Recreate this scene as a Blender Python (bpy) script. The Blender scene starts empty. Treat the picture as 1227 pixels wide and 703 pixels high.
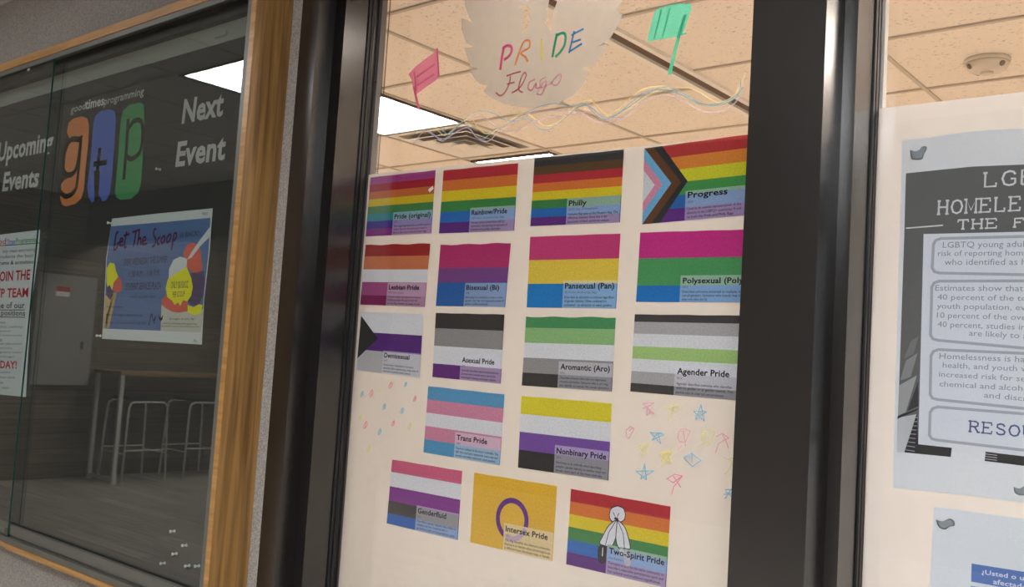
import bpy, bmesh, math, random
from mathutils import Vector, Matrix

random.seed(7)
scn = bpy.context.scene
COL = scn.collection

# ------------------------------------------------------------------ camera
FPX, IW, IH = 1139.46, 1227.0, 703.0
YAW, PITCH, ROLL = math.radians(39.8888), math.radians(4.0501), math.radians(3.5771)
CAMZ = 1.5
cy_, sy_, cp_, sp_ = math.cos(YAW), math.sin(YAW), math.cos(PITCH), math.sin(PITCH)
FW = Vector((-sy_ * cp_, cy_ * cp_, sp_))
R0 = Vector((cy_, sy_, 0.0))
U0 = R0.cross(FW)
RT = R0 * math.cos(ROLL) + U0 * math.sin(ROLL)
UP = U0 * math.cos(ROLL) - R0 * math.sin(ROLL)
cam_d = bpy.data.cameras.new('camera')
cam_d.sensor_fit = 'HORIZONTAL'
cam_d.sensor_width = 36.0
cam_d.lens = FPX / IW * 36.0
cam_d.clip_start = 0.02
cam = bpy.data.objects.new('camera', cam_d)
M = Matrix.Identity(4)
for i in range(3):
    M[i][0], M[i][1], M[i][2] = RT[i], UP[i], -FW[i]
M[2][3] = CAMZ
cam.matrix_world = M
COL.objects.link(cam)
scn.camera = cam

# ------------------------------------------------------------------ exposure, world
scn.view_settings.view_transform = 'Standard'
scn.view_settings.look = 'None'
scn.view_settings.gamma = 1.0
scn.view_settings.exposure = 0.0
scn.view_settings.use_curve_mapping = False
w = bpy.data.worlds.new('world')
scn.world = w
w.use_nodes = True
w.node_tree.nodes['Background'].inputs[0].default_value = (0.6, 0.65, 0.7, 1)
w.node_tree.nodes['Background'].inputs[1].default_value = 0.05

# light levels of the fluorescent troffers and added fill lamps (radiance) and their tints
HALL_L, HALL_FILL_L, HALL_T = 22.0, 75.0, (0.95, 0.97, 1.0)
LOBBY_FILL_L, LOBBY_FILL_T = 28.0, (1.0, 0.95, 0.88)
OFFICE_L, OFFICE_MID_L, OFFICE_FILL_L, OFFICE_T = 43.0, 15.0, 8.5, (1.0, 0.88, 0.77)

# ------------------------------------------------------------------ geometry constants (metres)
YC = 1.561      # front of the display case
YW = 1.690      # hall face of the wall
YB = 1.675      # face of the pin board in the case
YF = 1.667      # front of the window frame
YS = 1.737      # stop face
YG = 1.846      # hall side of the window glass
ZC = CAMZ + 1.144   # office ceiling
ZH = 2.95           # hall and lobby ceiling


def at(u, v, Y):
    """the point on the vertical plane y = Y that lies along a line of sight"""
    d = FW + RT * ((u - IW / 2) / FPX) - UP * ((v - IH / 2) / FPX)
    t = Y / d.y
    return Vector((d.x * t, Y, CAMZ + d.z * t))


def xz(u, v, Y):
    p = at(u, v, Y)
    return (p.x, p.z)


def lin(c):
    r = []
    for k in c[:3]:
        k = k / 255.0
        r.append(k / 12.92 if k <= 0.04045 else ((k + 0.055) / 1.055) ** 2.4)
    return tuple(r)


# ------------------------------------------------------------------ materials
def new_mat(name):
    m = bpy.data.materials.new(name)
    m.use_nodes = True
    nt = m.node_tree
    for n in list(nt.nodes):
        nt.nodes.remove(n)
    out = nt.nodes.new('ShaderNodeOutputMaterial')
    return m, nt, out


def pbr(name, col, rough=0.5, metal=0.0, ior=1.5, bump=None, vary=None):
    m, nt, out = new_mat(name)
    b = nt.nodes.new('ShaderNodeBsdfPrincipled')
    b.inputs['Base Color'].default_value = (*col, 1)
    b.inputs['Roughness'].default_value = rough
    b.inputs['Metallic'].default_value = metal
    b.inputs['IOR'].default_value = ior
    nt.links.new(b.outputs[0], out.inputs[0])
    tc = nt.nodes.new('ShaderNodeTexCoord')
    if vary:
        sc, lo, hi = vary
        mp = nt.nodes.new('ShaderNodeMapping')
        mp.inputs['Scale'].default_value = sc
        nt.links.new(tc.outputs['Object'], mp.inputs[0])
        nz = nt.nodes.new('ShaderNodeTexNoise')
        nz.inputs['Scale'].default_value = 1.0
        nz.inputs['Detail'].default_value = 4
        nt.links.new(mp.outputs[0], nz.inputs['Vector'])
        rp = nt.nodes.new('ShaderNodeValToRGB')
        rp.color_ramp.elements[0].position = 0.3
        rp.color_ramp.elements[1].position = 0.7
        rp.color_ramp.elements[0].color = (*[k * lo for k in col], 1)
        rp.color_ramp.elements[1].color = (*[k * hi for k in col], 1)
        nt.links.new(nz.outputs['Fac'], rp.inputs[0])
        nt.links.new(rp.outputs[0], b.inputs['Base Color'])
    if bump:
        sc, st = bump
        nz = nt.nodes.new('ShaderNodeTexNoise')
        nz.inputs['Scale'].default_value = sc
        nz.inputs['Detail'].default_value = 3
        nt.links.new(tc.outputs['Object'], nz.inputs['Vector'])
        bp = nt.nodes.new('ShaderNodeBump')
        bp.inputs['Strength'].default_value = st
        bp.inputs['Distance'].default_value = 0.002
        nt.links.new(nz.outputs['Fac'], bp.inputs['Height'])
        nt.links.new(bp.outputs[0], b.inputs['Normal'])
    return m


def glass_mat(name, tint=(1, 1, 1), dust=0.0):
    m, nt, out = new_mat(name)
    geo = nt.nodes.new('ShaderNodeNewGeometry')
    mr = nt.nodes.new('ShaderNodeMapRange')          # same pane from either side
    mr.inputs['To Min'].default_value = 1.52
    mr.inputs['To Max'].default_value = 1 / 1.52
    nt.links.new(geo.outputs['Backfacing'], mr.inputs['Value'])
    fr = nt.nodes.new('ShaderNodeFresnel')
    nt.links.new(mr.outputs[0], fr.inputs['IOR'])
    tr = nt.nodes.new('ShaderNodeBsdfTransparent')
    tr.inputs[0].default_value = (*tint, 1)
    gl = nt.nodes.new('ShaderNodeBsdfGlossy')
    gl.inputs['Roughness'].default_value = 0.0
    mx = nt.nodes.new('ShaderNodeMixShader')
    nt.links.new(fr.outputs[0], mx.inputs[0])
    nt.links.new(tr.outputs[0], mx.inputs[1])
    nt.links.new(gl.outputs[0], mx.inputs[2])
    last = mx
    if dust:
        df = nt.nodes.new('ShaderNodeBsdfDiffuse')
        df.inputs[0].default_value = (0.6, 0.6, 0.58, 1)
        m2 = nt.nodes.new('ShaderNodeMixShader')
        m2.inputs[0].default_value = dust
        nt.links.new(mx.outputs[0], m2.inputs[1])
        nt.links.new(df.outputs[0], m2.inputs[2])
        last = m2
    nt.links.new(last.outputs[0], out.inputs[0])
    return m


def sheet_mat(name, trans=0.3, clear=0.0, mottle=0.06, alb=1.0, scale=220.0, gloss=0.0):
    """ink or paper: colour from the mesh's own colour layer, part of the light comes through"""
    m, nt, out = new_mat(name)
    at_ = nt.nodes.new('ShaderNodeAttribute')
    at_.attribute_name = 'ink'
    tc = nt.nodes.new('ShaderNodeTexCoord')
    nz = nt.nodes.new('ShaderNodeTexNoise')
    nz.inputs['Scale'].default_value = scale
    nz.inputs['Detail'].default_value = 2
    nt.links.new(tc.outputs['Object'], nz.inputs['Vector'])
    mr = nt.nodes.new('ShaderNodeMapRange')
    mr.inputs['From Min'].default_value = 0.3
    mr.inputs['From Max'].default_value = 0.7
    mr.inputs['To Min'].default_value = alb * (1 - mottle)
    mr.inputs['To Max'].default_value = alb * (1 + mottle)
    nt.links.new(nz.outputs['Fac'], mr.inputs['Value'])
    vm = nt.nodes.new('ShaderNodeVectorMath')
    vm.operation = 'SCALE'
    nt.links.new(at_.outputs['Color'], vm.inputs[0])
    nt.links.new(mr.outputs[0], vm.inputs['Scale'])
    d = nt.nodes.new('ShaderNodeBsdfDiffuse')
    t = nt.nodes.new('ShaderNodeBsdfTranslucent')
    nt.links.new(vm.outputs[0], d.inputs[0])
    nt.links.new(vm.outputs[0], t.inputs[0])
    mx = nt.nodes.new('ShaderNodeMixShader')
    mx.inputs[0].default_value = trans
    nt.links.new(d.outputs[0], mx.inputs[1])
    nt.links.new(t.outputs[0], mx.inputs[2])
    last = mx
    if clear:
        tr = nt.nodes.new('ShaderNodeBsdfTransparent')
        m2 = nt.nodes.new('ShaderNodeMixShader')
        m2.inputs[0].default_value = clear
        nt.links.new(mx.outputs[0], m2.inputs[1])
        nt.links.new(tr.outputs[0], m2.inputs[2])
        last = m2
    nt.links.new(last.outputs[0], out.inputs[0])
    return m


def emit_mat(name, col, strength):
    m, nt, out = new_mat(name)
    e = nt.nodes.new('ShaderNodeEmission')
    e.inputs[0].default_value = (*col, 1)
    e.inputs[1].default_value = strength
    nt.links.new(e.outputs[0], out.inputs[0])
    return m


def wood_mat(name, c0, c1, rough=0.4, stretch=(55, 55, 2.2)):
    m, nt, out = new_mat(name)
    b = nt.nodes.new('ShaderNodeBsdfPrincipled')
    b.inputs['Roughness'].default_value = rough
    tc = nt.nodes.new('ShaderNodeTexCoord')
    mp = nt.nodes.new('ShaderNodeMapping')
    mp.inputs['Scale'].default_value = stretch
    nt.links.new(tc.outputs['Object'], mp.inputs[0])
    nz = nt.nodes.new('ShaderNodeTexNoise')
    nz.inputs['Scale'].default_value = 1.0
    nz.inputs['Detail'].default_value = 6
    nz.inputs['Distortion'].default_value = 0.6
    nt.links.new(mp.outputs[0], nz.inputs['Vector'])
    rp = nt.nodes.new('ShaderNodeValToRGB')
    rp.color_ramp.elements[0].position = 0.34
    rp.color_ramp.elements[1].position = 0.66
    rp.color_ramp.elements[0].color = (*c0, 1)
    rp.color_ramp.elements[1].color = (*c1, 1)
    nt.links.new(nz.outputs['Fac'], rp.inputs[0])
    nt.links.new(rp.outputs[0], b.inputs['Base Color'])
    nt.links.new(b.outputs[0], out.inputs[0])
    return m


def plank_mat(name, c0, c1, rot, rough=0.45):
    """rows of planks: a brick pattern, streaked along the boards"""
    m, nt, out = new_mat(name)
    b = nt.nodes.new('ShaderNodeBsdfPrincipled')
    b.inputs['Roughness'].default_value = rough
    tc = nt.nodes.new('ShaderNodeTexCoord')
    sep = nt.nodes.new('ShaderNodeSeparateXYZ')
    mp = nt.nodes.new('ShaderNodeCombineXYZ')
    nt.links.new(tc.outputs['Object'], sep.inputs[0])
    for i_, ax in enumerate(rot):
        nt.links.new(sep.outputs[ax], mp.inputs[i_])
    br = nt.nodes.new('ShaderNodeTexBrick')
    br.inputs['Scale'].default_value = 1.0
    br.inputs['Brick Width'].default_value = 1.22
    br.inputs['Row Height'].default_value = 0.152
    br.inputs['Mortar Size'].default_value = 0.003
    br.inputs['Color1'].default_value = (*c0, 1)
    br.inputs['Color2'].default_value = (*c1, 1)
    br.inputs['Mortar'].default_value = (*[k * 0.4 for k in c0], 1)
    nt.links.new(mp.outputs[0], br.inputs['Vector'])
    mp2 = nt.nodes.new('ShaderNodeMapping')
    mp2.inputs['Scale'].default_value = (1.5, 40, 40)
    nt.links.new(mp.outputs[0], mp2.inputs[0])
    nz = nt.nodes.new('ShaderNodeTexNoise')
    nz.inputs['Scale'].default_value = 1.0
    nz.inputs['Detail'].default_value = 4
    nt.links.new(mp2.outputs[0], nz.inputs['Vector'])
    mr = nt.nodes.new('ShaderNodeMapRange')
    mr.inputs['From Min'].default_value = 0.3
    mr.inputs['From Max'].default_value = 0.7
    mr.inputs['To Min'].default_value = 0.65
    mr.inputs['To Max'].default_value = 1.3
    nt.links.new(nz.outputs['Fac'], mr.inputs['Value'])
    vm = nt.nodes.new('ShaderNodeVectorMath')
    vm.operation = 'SCALE'
    nt.links.new(br.outputs['Color'], vm.inputs[0])
    nt.links.new(mr.outputs[0], vm.inputs['Scale'])
    nt.links.new(vm.outputs[0], b.inputs['Base Color'])
    nt.links.new(b.outputs[0], out.inputs[0])
    return m


def tile_mat(name, col):
    """fissured mineral fibre ceiling tile"""
    m, nt, out = new_mat(name)
    b = nt.nodes.new('ShaderNodeBsdfPrincipled')
    b.inputs['Roughness'].default_value = 0.9
    tc = nt.nodes.new('ShaderNodeTexCoord')
    mp = nt.nodes.new('ShaderNodeMapping')
    mp.inputs['Scale'].default_value = (70, 130, 80)
    mp.inputs['Rotation'].default_value = (0, 0, 0.5)
    nt.links.new(tc.outputs['Object'], mp.inputs[0])
    nz = nt.nodes.new('ShaderNodeTexNoise')
    nz.inputs['Scale'].default_value = 1.0
    nz.inputs['Detail'].default_value = 1.5
    nt.links.new(mp.outputs[0], nz.inputs['Vector'])
    rp = nt.nodes.new('ShaderNodeValToRGB')
    rp.color_ramp.elements[0].position = 0.30
    rp.color_ramp.elements[1].position = 0.36
    rp.color_ramp.elements[0].color = (*[k * 0.6 for k in col], 1)
    rp.color_ramp.elements[1].color = (*col, 1)
    nt.links.new(nz.outputs['Fac'], rp.inputs[0])
    nt.links.new(rp.outputs[0], b.inputs['Base Color'])
    nt.links.new(b.outputs[0], out.inputs[0])
    return m


def speckle_mat(name, c0, c1):
    """textured vinyl wall covering"""
    m, nt, out = new_mat(name)
    b = nt.nodes.new('ShaderNodeBsdfPrincipled')
    b.inputs['Roughness'].default_value = 0.7
    tc = nt.nodes.new('ShaderNodeTexCoord')
    nz = nt.nodes.new('ShaderNodeTexNoise')
    nz.inputs['Scale'].default_value = 260
    nz.inputs['Detail'].default_value = 2
    nt.links.new(tc.outputs['Object'], nz.inputs['Vector'])
    rp = nt.nodes.new('ShaderNodeValToRGB')
    rp.color_ramp.elements[0].position = 0.36
    rp.color_ramp.elements[1].position = 0.64
    rp.color_ramp.elements[0].color = (*c0, 1)
    rp.color_ramp.elements[1].color = (*c1, 1)
    nt.links.new(nz.outputs['Fac'], rp.inputs[0])
    nt.links.new(rp.outputs[0], b.inputs['Base Color'])
    bp = nt.nodes.new('ShaderNodeBump')
    bp.inputs['Strength'].default_value = 0.4
    bp.inputs['Distance'].default_value = 0.002
    nt.links.new(nz.outputs['Fac'], bp.inputs['Height'])
    nt.links.new(bp.outputs[0], b.inputs['Normal'])
    nt.links.new(b.outputs[0], out.inputs[0])
    return m


MT = dict(
    wall=speckle_mat('wall_covering', (0.25, 0.24, 0.222), (0.46, 0.44, 0.405)),
    plain=pbr('plain_paint', (0.80, 0.72, 0.62), 0.7),
    oak=wood_mat('oak_veneer', (0.17, 0.085, 0.025), (0.39, 0.215, 0.068), 0.38),
    oak_h=wood_mat('oak_edge', (0.36, 0.18, 0.05), (0.52, 0.28, 0.09), 0.35, (3, 55, 55)),
    bronze=pbr('bronze_frame', (0.010, 0.0085, 0.0075), 0.27, 0.0, 1.8, None, ((150, 150, 1.2), 0.8, 1.25)),
    gasket=pbr('black_gasket', (0.008, 0.008, 0.010), 0.5),
    clear_bead=pbr('pale_glazing_strip', (0.55, 0.54, 0.52), 0.35),
    inner=pbr('inner_frame_paint', (0.10, 0.092, 0.088), 0.5),
    alu=pbr('satin_aluminium', (0.15, 0.15, 0.13), 0.42, 0.3),
    dark_track=pbr('dark_track', (0.02, 0.02, 0.02), 0.6),
    board=pbr('charcoal_pin_board', (0.030, 0.029, 0.028), 0.9, 0, 1.4, (400, 0.2)),
    header=pbr('grey_case_panel', (0.27, 0.275, 0.262), 0.8),
    glass=glass_mat('window_glass'),
    case_glass=glass_mat('case_glass', (0.93, 0.96, 0.94)),
    glass_edge=pbr('green_glass_edge', (0.006, 0.05, 0.04), 0.2),
    paper=sheet_mat('white_backing_paper', 0.15, 0, 0.015, 1.0, 40),
    print=sheet_mat('printed_paper', 0.22, 0, 0.10, 1.0, 240),
    poster=sheet_mat('poster_paper', 0.25, 0, 0.03, 1.0, 240),
    case_print=sheet_mat('case_poster_paper', 0.0, 0, 0.03, 0.8),
    vinyl=sheet_mat('vinyl_letter', 0.0, 0, 0.02),
    chalk=sheet_mat('chalk_marker', 0.35, 0.12, 0.12, 1.0, 400),
    chalk_thin=sheet_mat('thin_chalk_marker', 0.35, 0.36, 0.15, 1.0, 400),
    frost=sheet_mat('frosted_decal', 0.55, 0.10, 0.02, 1.0, 40),
    tile=tile_mat('ceiling_tile', (0.82, 0.76, 0.69)),
    tbar=pbr('ceiling_grid_paint', (0.50, 0.45, 0.38), 0.5),
    slot=pbr('slot_brown', (0.36, 0.26, 0.19), 0.7),
    white_metal=pbr('white_enamel', (0.78, 0.77, 0.73), 0.4),
    dark_metal=pbr('dark_frame_metal', (0.05, 0.045, 0.042), 0.6),  # plain dark finish of the ceiling light frames
    plastic=pbr('ivory_plastic', (0.62, 0.58, 0.50), 0.4),
    throat_shade=pbr('vent_throat_shade', (0.27, 0.23, 0.19), 0.7),
    plastic_dark=pbr('grey_plastic', (0.16, 0.14, 0.12), 0.5),
    chain=pbr('bead_chain', (0.02, 0.017, 0.014), 0.35, 0.6),
    pin=pbr('clear_pin_plastic', (0.72, 0.74, 0.75), 0.15, 0, 1.6),
    putty=pbr('grey_putty', (0.24, 0.28, 0.30), 0.8),
    floor=plank_mat('grey_plank_floor', (0.36, 0.32, 0.29), (0.50, 0.45, 0.41), 'XYZ'),
    wplank=plank_mat('brown_plank_wall', (0.11, 0.085, 0.070), (0.19, 0.15, 0.12), 'YZX'),
    carpet=pbr('office_floor', (0.60, 0.50, 0.40), 0.95),
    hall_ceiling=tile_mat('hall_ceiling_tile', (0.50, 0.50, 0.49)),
    lobby_ceiling=pbr('lobby_ceiling_dark', (0.14, 0.13, 0.12), 0.8),
    panel_grey=pbr('cabinet_grey', (0.30, 0.29, 0.275), 0.5),
    red=pbr('red_label', (0.55, 0.03, 0.03), 0.5),
    steel=pbr('pale_steel_tube', (0.72, 0.71, 0.68), 0.35, 0.1),
    seat=pbr('dark_seat', (0.03, 0.032, 0.035), 0.5),
    ttop=wood_mat('table_laminate', (0.26, 0.16, 0.08), (0.36, 0.23, 0.12), 0.4, (40, 2, 40)),
    screw=pbr('dark_screw', (0.05, 0.05, 0.045), 0.4, 0.8),
)
MT['hall_light'] = emit_mat('hall_lamp_diffuser', HALL_T, HALL_L)
MT['hall_fill_light'] = emit_mat('hall_fill_diffuser', HALL_T, HALL_FILL_L)
MT['lobby_fill_light'] = emit_mat('lobby_fill_diffuser', LOBBY_FILL_T, LOBBY_FILL_L)
MT['office_mid_light'] = emit_mat('office_lamp_diffuser_mid', OFFICE_T, OFFICE_MID_L)
MT['office_fill_light'] = emit_mat('office_fill_diffuser', OFFICE_T, OFFICE_FILL_L)
MT['office_light'] = emit_mat('office_lamp_diffuser', OFFICE_T, OFFICE_L)


# ------------------------------------------------------------------ object helpers
def tag(o, label=None, cat=None, group=None, kind=None):
    if label:
        o['label'] = label
    if cat:
        o['category'] = cat
    if group:
        o['group'] = group
    if kind:
        o['kind'] = kind
    return o


def link(name, me, parent=None, mats=()):
    for m in mats:
        me.materials.append(m)
    o = bpy.data.objects.new(name, me)
    COL.objects.link(o)
    if parent is not None:
        o.parent = parent
        o.matrix_parent_inverse = parent.matrix_basis.inverted()
    return o


def empty(name, loc=(0, 0, 0)):
    o = bpy.data.objects.new(name, None)
    o.empty_display_size = 0.05
    o.location = loc
    COL.objects.link(o)
    return o


class MB:
    """collects shapes and links them as one mesh"""
    def __init__(self):
        self.bm = bmesh.new()

    def box(self, x0, x1, y0, y1, z0, z1, bevel=0.0):
        r = bmesh.ops.create_cube(self.bm, size=1.0)
        vs = r['verts']
        for v in vs:
            v.co = Vector(((x0 + x1) / 2 + v.co.x * (x1 - x0), (y0 + y1) / 2 + v.co.y * (y1 - y0), (z0 + z1) / 2 + v.co.z * (z1 - z0)))
        if bevel:
            es = list({e for v in vs for e in v.link_edges})
            bmesh.ops.bevel(self.bm, geom=es, offset=bevel, segments=2, affect='EDGES')
        return self

    def prism(self, poly, z0, z1):
        """closed (x, y) outline, extruded up"""
        a = [self.bm.verts.new((x, y, z0)) for x, y in poly]
        b = [self.bm.verts.new((x, y, z1)) for x, y in poly]
        n = len(poly)
        self.bm.faces.new(a[::-1])
        self.bm.faces.new(b)
        for i in range(n):
            self.bm.faces.new((a[i], a[(i + 1) % n], b[(i + 1) % n], b[i]))
        return self

    def quad(self, *pts):
        self.bm.faces.new([self.bm.verts.new(p) for p in pts])
        return self

    def tube(self, pts, r, seg=10):
        pts = [Vector(p) for p in pts]
        rings = []
        up = Vector((0.13, 0.21, 0.97)).normalized()
        for i, p in enumerate(pts):
            if i == 0:
                t = pts[1] - pts[0]
            elif i == len(pts) - 1:
                t = pts[-1] - pts[-2]
            else:
                t = (pts[i + 1] - p).normalized() + (p - pts[i - 1]).normalized()
            t.normalize()
            ref = up if abs(t.dot(up)) < 0.9 else Vector((1, 0.1, 0))
            a = t.cross(ref).normalized()
            b = t.cross(a).normalized()
            if rings:                        # keep rings aligned
                pa = self._a
                a = (pa - t * pa.dot(t)).normalized()
                b = t.cross(a)
            self._a = a
            rings.append([self.bm.verts.new(p + (a * math.cos(k * 2 * math.pi / seg) + b * math.sin(k * 2 * math.pi / seg)) * r) for k in range(seg)])
        for i in range(len(rings) - 1):
            for k in range(seg):
                self.bm.faces.new((rings[i][k], rings[i][(k + 1) % seg], rings[i + 1][(k + 1) % seg], rings[i + 1][k]))
        self.bm.faces.new(rings[0][::-1])
        self.bm.faces.new(rings[-1])
        return self

    def ball(self, c, r, sub=1):
        res = bmesh.ops.create_icosphere(self.bm, subdivisions=sub, radius=r)
        for v in res['verts']:
            v.co += Vector(c)
        return self

    def lathe(self, c, axis, prof, seg=24):
        """profile of (radius, height along axis) pairs turned round an axis"""
        ax = Vector(axis).normalized()
        ref = Vector((0, 0, 1)) if abs(ax.z) < 0.9 else Vector((1, 0, 0))
        a = ax.cross(ref).normalized()
        b = ax.cross(a)
        c = Vector(c)
        rings = []
        for r, h in prof:
            rings.append([self.bm.verts.new(c + ax * h + (a * math.cos(k * 2 * math.pi / seg) + b * math.sin(k * 2 * math.pi / seg)) * max(r, 1e-5)) for k in range(seg)])
        for i in range(len(rings) - 1):
            for k in range(seg):
                self.bm.faces.new((rings[i][k], rings[i][(k + 1) % seg], rings[i + 1][(k + 1) % seg], rings[i + 1][k]))
        self.bm.faces.new(rings[0][::-1])
        self.bm.faces.new(rings[-1])
        return self

    def build(self, name, mat, parent=None, smooth=False):
        bmesh.ops.recalc_face_normals(self.bm, faces=self.bm.faces)
        me = bpy.data.meshes.new(name)
        self.bm.to_mesh(me)
        self.bm.free()
        if smooth:
            for p in me.polygons:
                p.use_smooth = True
        return link(name, me, parent, [mat])


class Flat:
    """coloured shapes lying in one vertical plane y = Y: a sheet, lettering or marker strokes"""
    def __init__(self, Y):
        self.Y, self.v, self.f, self.c = Y, [], [], []

    def poly(self, pts, col, dy=0.0):
        n = len(self.v)
        self.v += [(p[0], self.Y + dy, p[1]) for p in pts]
        self.f.append(list(range(n, n + len(pts))))
        self.c.append(lin(col))
        return self

    def px(self, pts, col, dy=0.0):
        return self.poly([xz(u, v, self.Y) for u, v in pts], col, dy)

    def disc(self, c, r, col, dy=0.0, n=10):
        return self.poly([(c[0] + r * math.cos(k * 2 * math.pi / n), c[1] + r * math.sin(k * 2 * math.pi / n)) for k in range(n)], col, dy)

    def stroke(self, pts, wd, col, dy=0.0, taper=False):
        P = [Vector(p) for p in pts]
        L, Rr = [], []
        for i, p in enumerate(P):
            t = (P[min(i + 1, len(P) - 1)] - P[max(i - 1, 0)])
            if t.length < 1e-9:
                t = Vector((1, 0))
            t.normalize()
            nrm = Vector((-t.y, t.x))
            h = wd / 2
            if taper:
                h *= 0.35 + 0.65 * math.sin(math.pi * min(0.5, 0.1 + i / max(1, len(P) - 1) * 0.8))
            L.append(p + nrm * h)
            Rr.append(p - nrm * h)
        for i in range(len(P) - 1):
            self.poly([L[i], L[i + 1], Rr[i + 1], Rr[i]], col, dy)
        return self

    def pxstroke(self, pts, wpx, col, smooth=True, dy=0.0):
        pp = spline(pts) if smooth and len(pts) > 2 else pts
        q = [xz(u, v, self.Y) for u, v in pp]
        m = pp[len(pp) // 2]
        k = abs(at(m[0] + 1, m[1], self.Y).x - at(m[0], m[1], self.Y).x)
        kz = abs(at(m[0], m[1] + 1, self.Y).z - at(m[0], m[1], self.Y).z)
        wd = wpx * 0.5 * (k + kz)
        if not smooth and len(q) > 2:        # sharp corners: one bar per segment
            for i in range(len(q) - 1):
                a_, b_ = Vector(q[i]), Vector(q[i + 1])
                e_ = (b_ - a_).normalized() * wd * 0.3
                self.stroke([a_ - e_, b_ + e_], wd, col, dy - 0.000004 * i)
            return self
        return self.stroke(q, wd, col, dy)

    def text(self, s, o, xv, yv, col, bold=0.0, dy=0.0, shear=0.0):
        """o = start of the baseline, xv = whole width, yv = capital height (plane vectors)"""
        tv, tf = glyphs(s, bold)
        n = len(self.v)
        for x, y in tv:
            x2 = x + shear * y
            self.v.append((o[0] + xv[0] * x2 + yv[0] * y, self.Y + dy, o[1] + xv[1] * x2 + yv[1] * y))
        for f in tf:
            self.f.append([n + k for k in f])
            self.c.append(lin(col))
        return self

    def pxtext(self, s, bl, br, tl, col, bold=0.0, shear=0.0, dy=0.0):
        o, r, t = (Vector(xz(*p, self.Y)) for p in (bl, br, tl))
        return self.text(s, o, r - o, t - o, col, bold, dy, shear)

    def build(self, name, mat, parent=None):
        me = bpy.data.meshes.new(name)
        me.from_pydata(self.v, [], self.f)
        ca = me.color_attributes.new('ink', 'FLOAT_COLOR', 'CORNER')
        k = 0
        for p, c in zip(me.polygons, self.c):
            for _ in range(p.loop_total):
                ca.data[k].color = (*c, 1)
                k += 1
        # all faces look towards the hall (-y)
        me.update()
        flip = [p.index for p in me.polygons if p.normal.y > 0]
        if flip:
            bm = bmesh.new()
            bm.from_mesh(me)
            bm.faces.ensure_lookup_table()
            bmesh.ops.reverse_faces(bm, faces=[bm.faces[i] for i in flip])
            bm.to_mesh(me)
            bm.free()
        return link(name, me, parent, [mat])


def spline(pts, n=7):
    out = []
    P = [Vector(p) for p in pts]
    for i in range(len(P) - 1):
        p0, p1, p2, p3 = P[max(i - 1, 0)], P[i], P[i + 1], P[min(i + 2, len(P) - 1)]
        for k in range(n):
            t = k / n
            out.append(0.5 * ((2 * p1) + (p2 - p0) * t + (2 * p0 - 5 * p1 + 4 * p2 - p3) * t * t + (3 * p1 - p0 - 3 * p2 + p3) * t ** 3))
    out.append(P[-1])
    return [(p.x, p.y) for p in out]


_G = {}


def glyphs(s, bold=0.0):
    """flat outline of a line of type: x from 0 to 1 over its width, capital height 1"""
    key = (s, bold)
    if key in _G:
        return _G[key]

    def mk(t):
        cu = bpy.data.curves.new('type', 'FONT')
        cu.body = t
        cu.size = 1.0
        cu.resolution_u = 2
        cu.fill_mode = 'BOTH'
        cu.offset = bold
        cu.space_character = 1.0 + bold * 0.8
        ob = bpy.data.objects.new('type', cu)
        COL.objects.link(ob)
        dg = bpy.context.evaluated_depsgraph_get()
        me = bpy.data.meshes.new_from_object(ob.evaluated_get(dg))
        v = [(q.co.x, q.co.y) for q in me.vertices]
        f = [list(p.vertices) for p in me.polygons]
        bpy.data.objects.remove(ob)
        bpy.data.curves.remove(cu)
        bpy.data.meshes.remove(me)
        return v, f
    if 'cap' not in _G:
        v, _ = mk('H')
        _G['cap'] = max(q[1] for q in v)
    v, f = mk(s)
    x0, x1 = min(q[0] for q in v), max(q[0] for q in v)
    cap = _G['cap']
    r = ([((q[0] - x0) / (x1 - x0), q[1] / cap) for q in v], f)
    _G[key] = r
    return r


# ------------------------------------------------------------------ the setting: hall and lobby
XL, XR = -9.95, 3.6
tag(MB().box(XL, XR, -5.0, 1.86, -0.05, 0.0).build('floor', MT['floor']), kind='structure')
tag(MB().box(XL - 0.1, XL, -5.0, 1.86, 0.0, ZH).build('wall_west', MT['wplank']), kind='structure')
tag(MB().box(XR, XR + 0.1, -5.0, 1.86, 0.0, ZH).build('wall_east', MT['wall']), kind='structure')
tag(MB().box(XL, XR, -5.1, -5.0, 0.0, ZH).build('wall_south', MT['wplank']), kind='structure')
hc = tag(MB().box(XL, XR, -1.6, YW, ZH, ZH + 0.05).build('ceiling_hall', MT['hall_ceiling']), kind='structure')
g = MB()
y = 0.49
while y > -1.6:
    g.box(XL, XR, y - 0.007, y + 0.007, ZH - 0.006, ZH + 0.002)
    y -= 0.61
g.box(XL, XR, 1.093, 1.107, ZH - 0.006, ZH + 0.002)
x = -4.74 - 0.61 * 8
while x < XR:
    g.box(x - 0.007, x + 0.007, -1.6, YW, ZH - 0.0055, ZH + 0.002)
    x += 0.61
tag(g.build('ceiling_grid', MT['tbar'], hc), kind='structure')
tag(MB().box(XL, XR, -5.0, -1.6, ZH, ZH + 0.05).build('ceiling_lobby', MT['lobby_ceiling']), kind='structure')
tag(MB().box(XL, -2.3, -1.75, -1.6, 2.445, ZH + 0.05).build('beam', MT['lobby_ceiling']), kind='structure')

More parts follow.
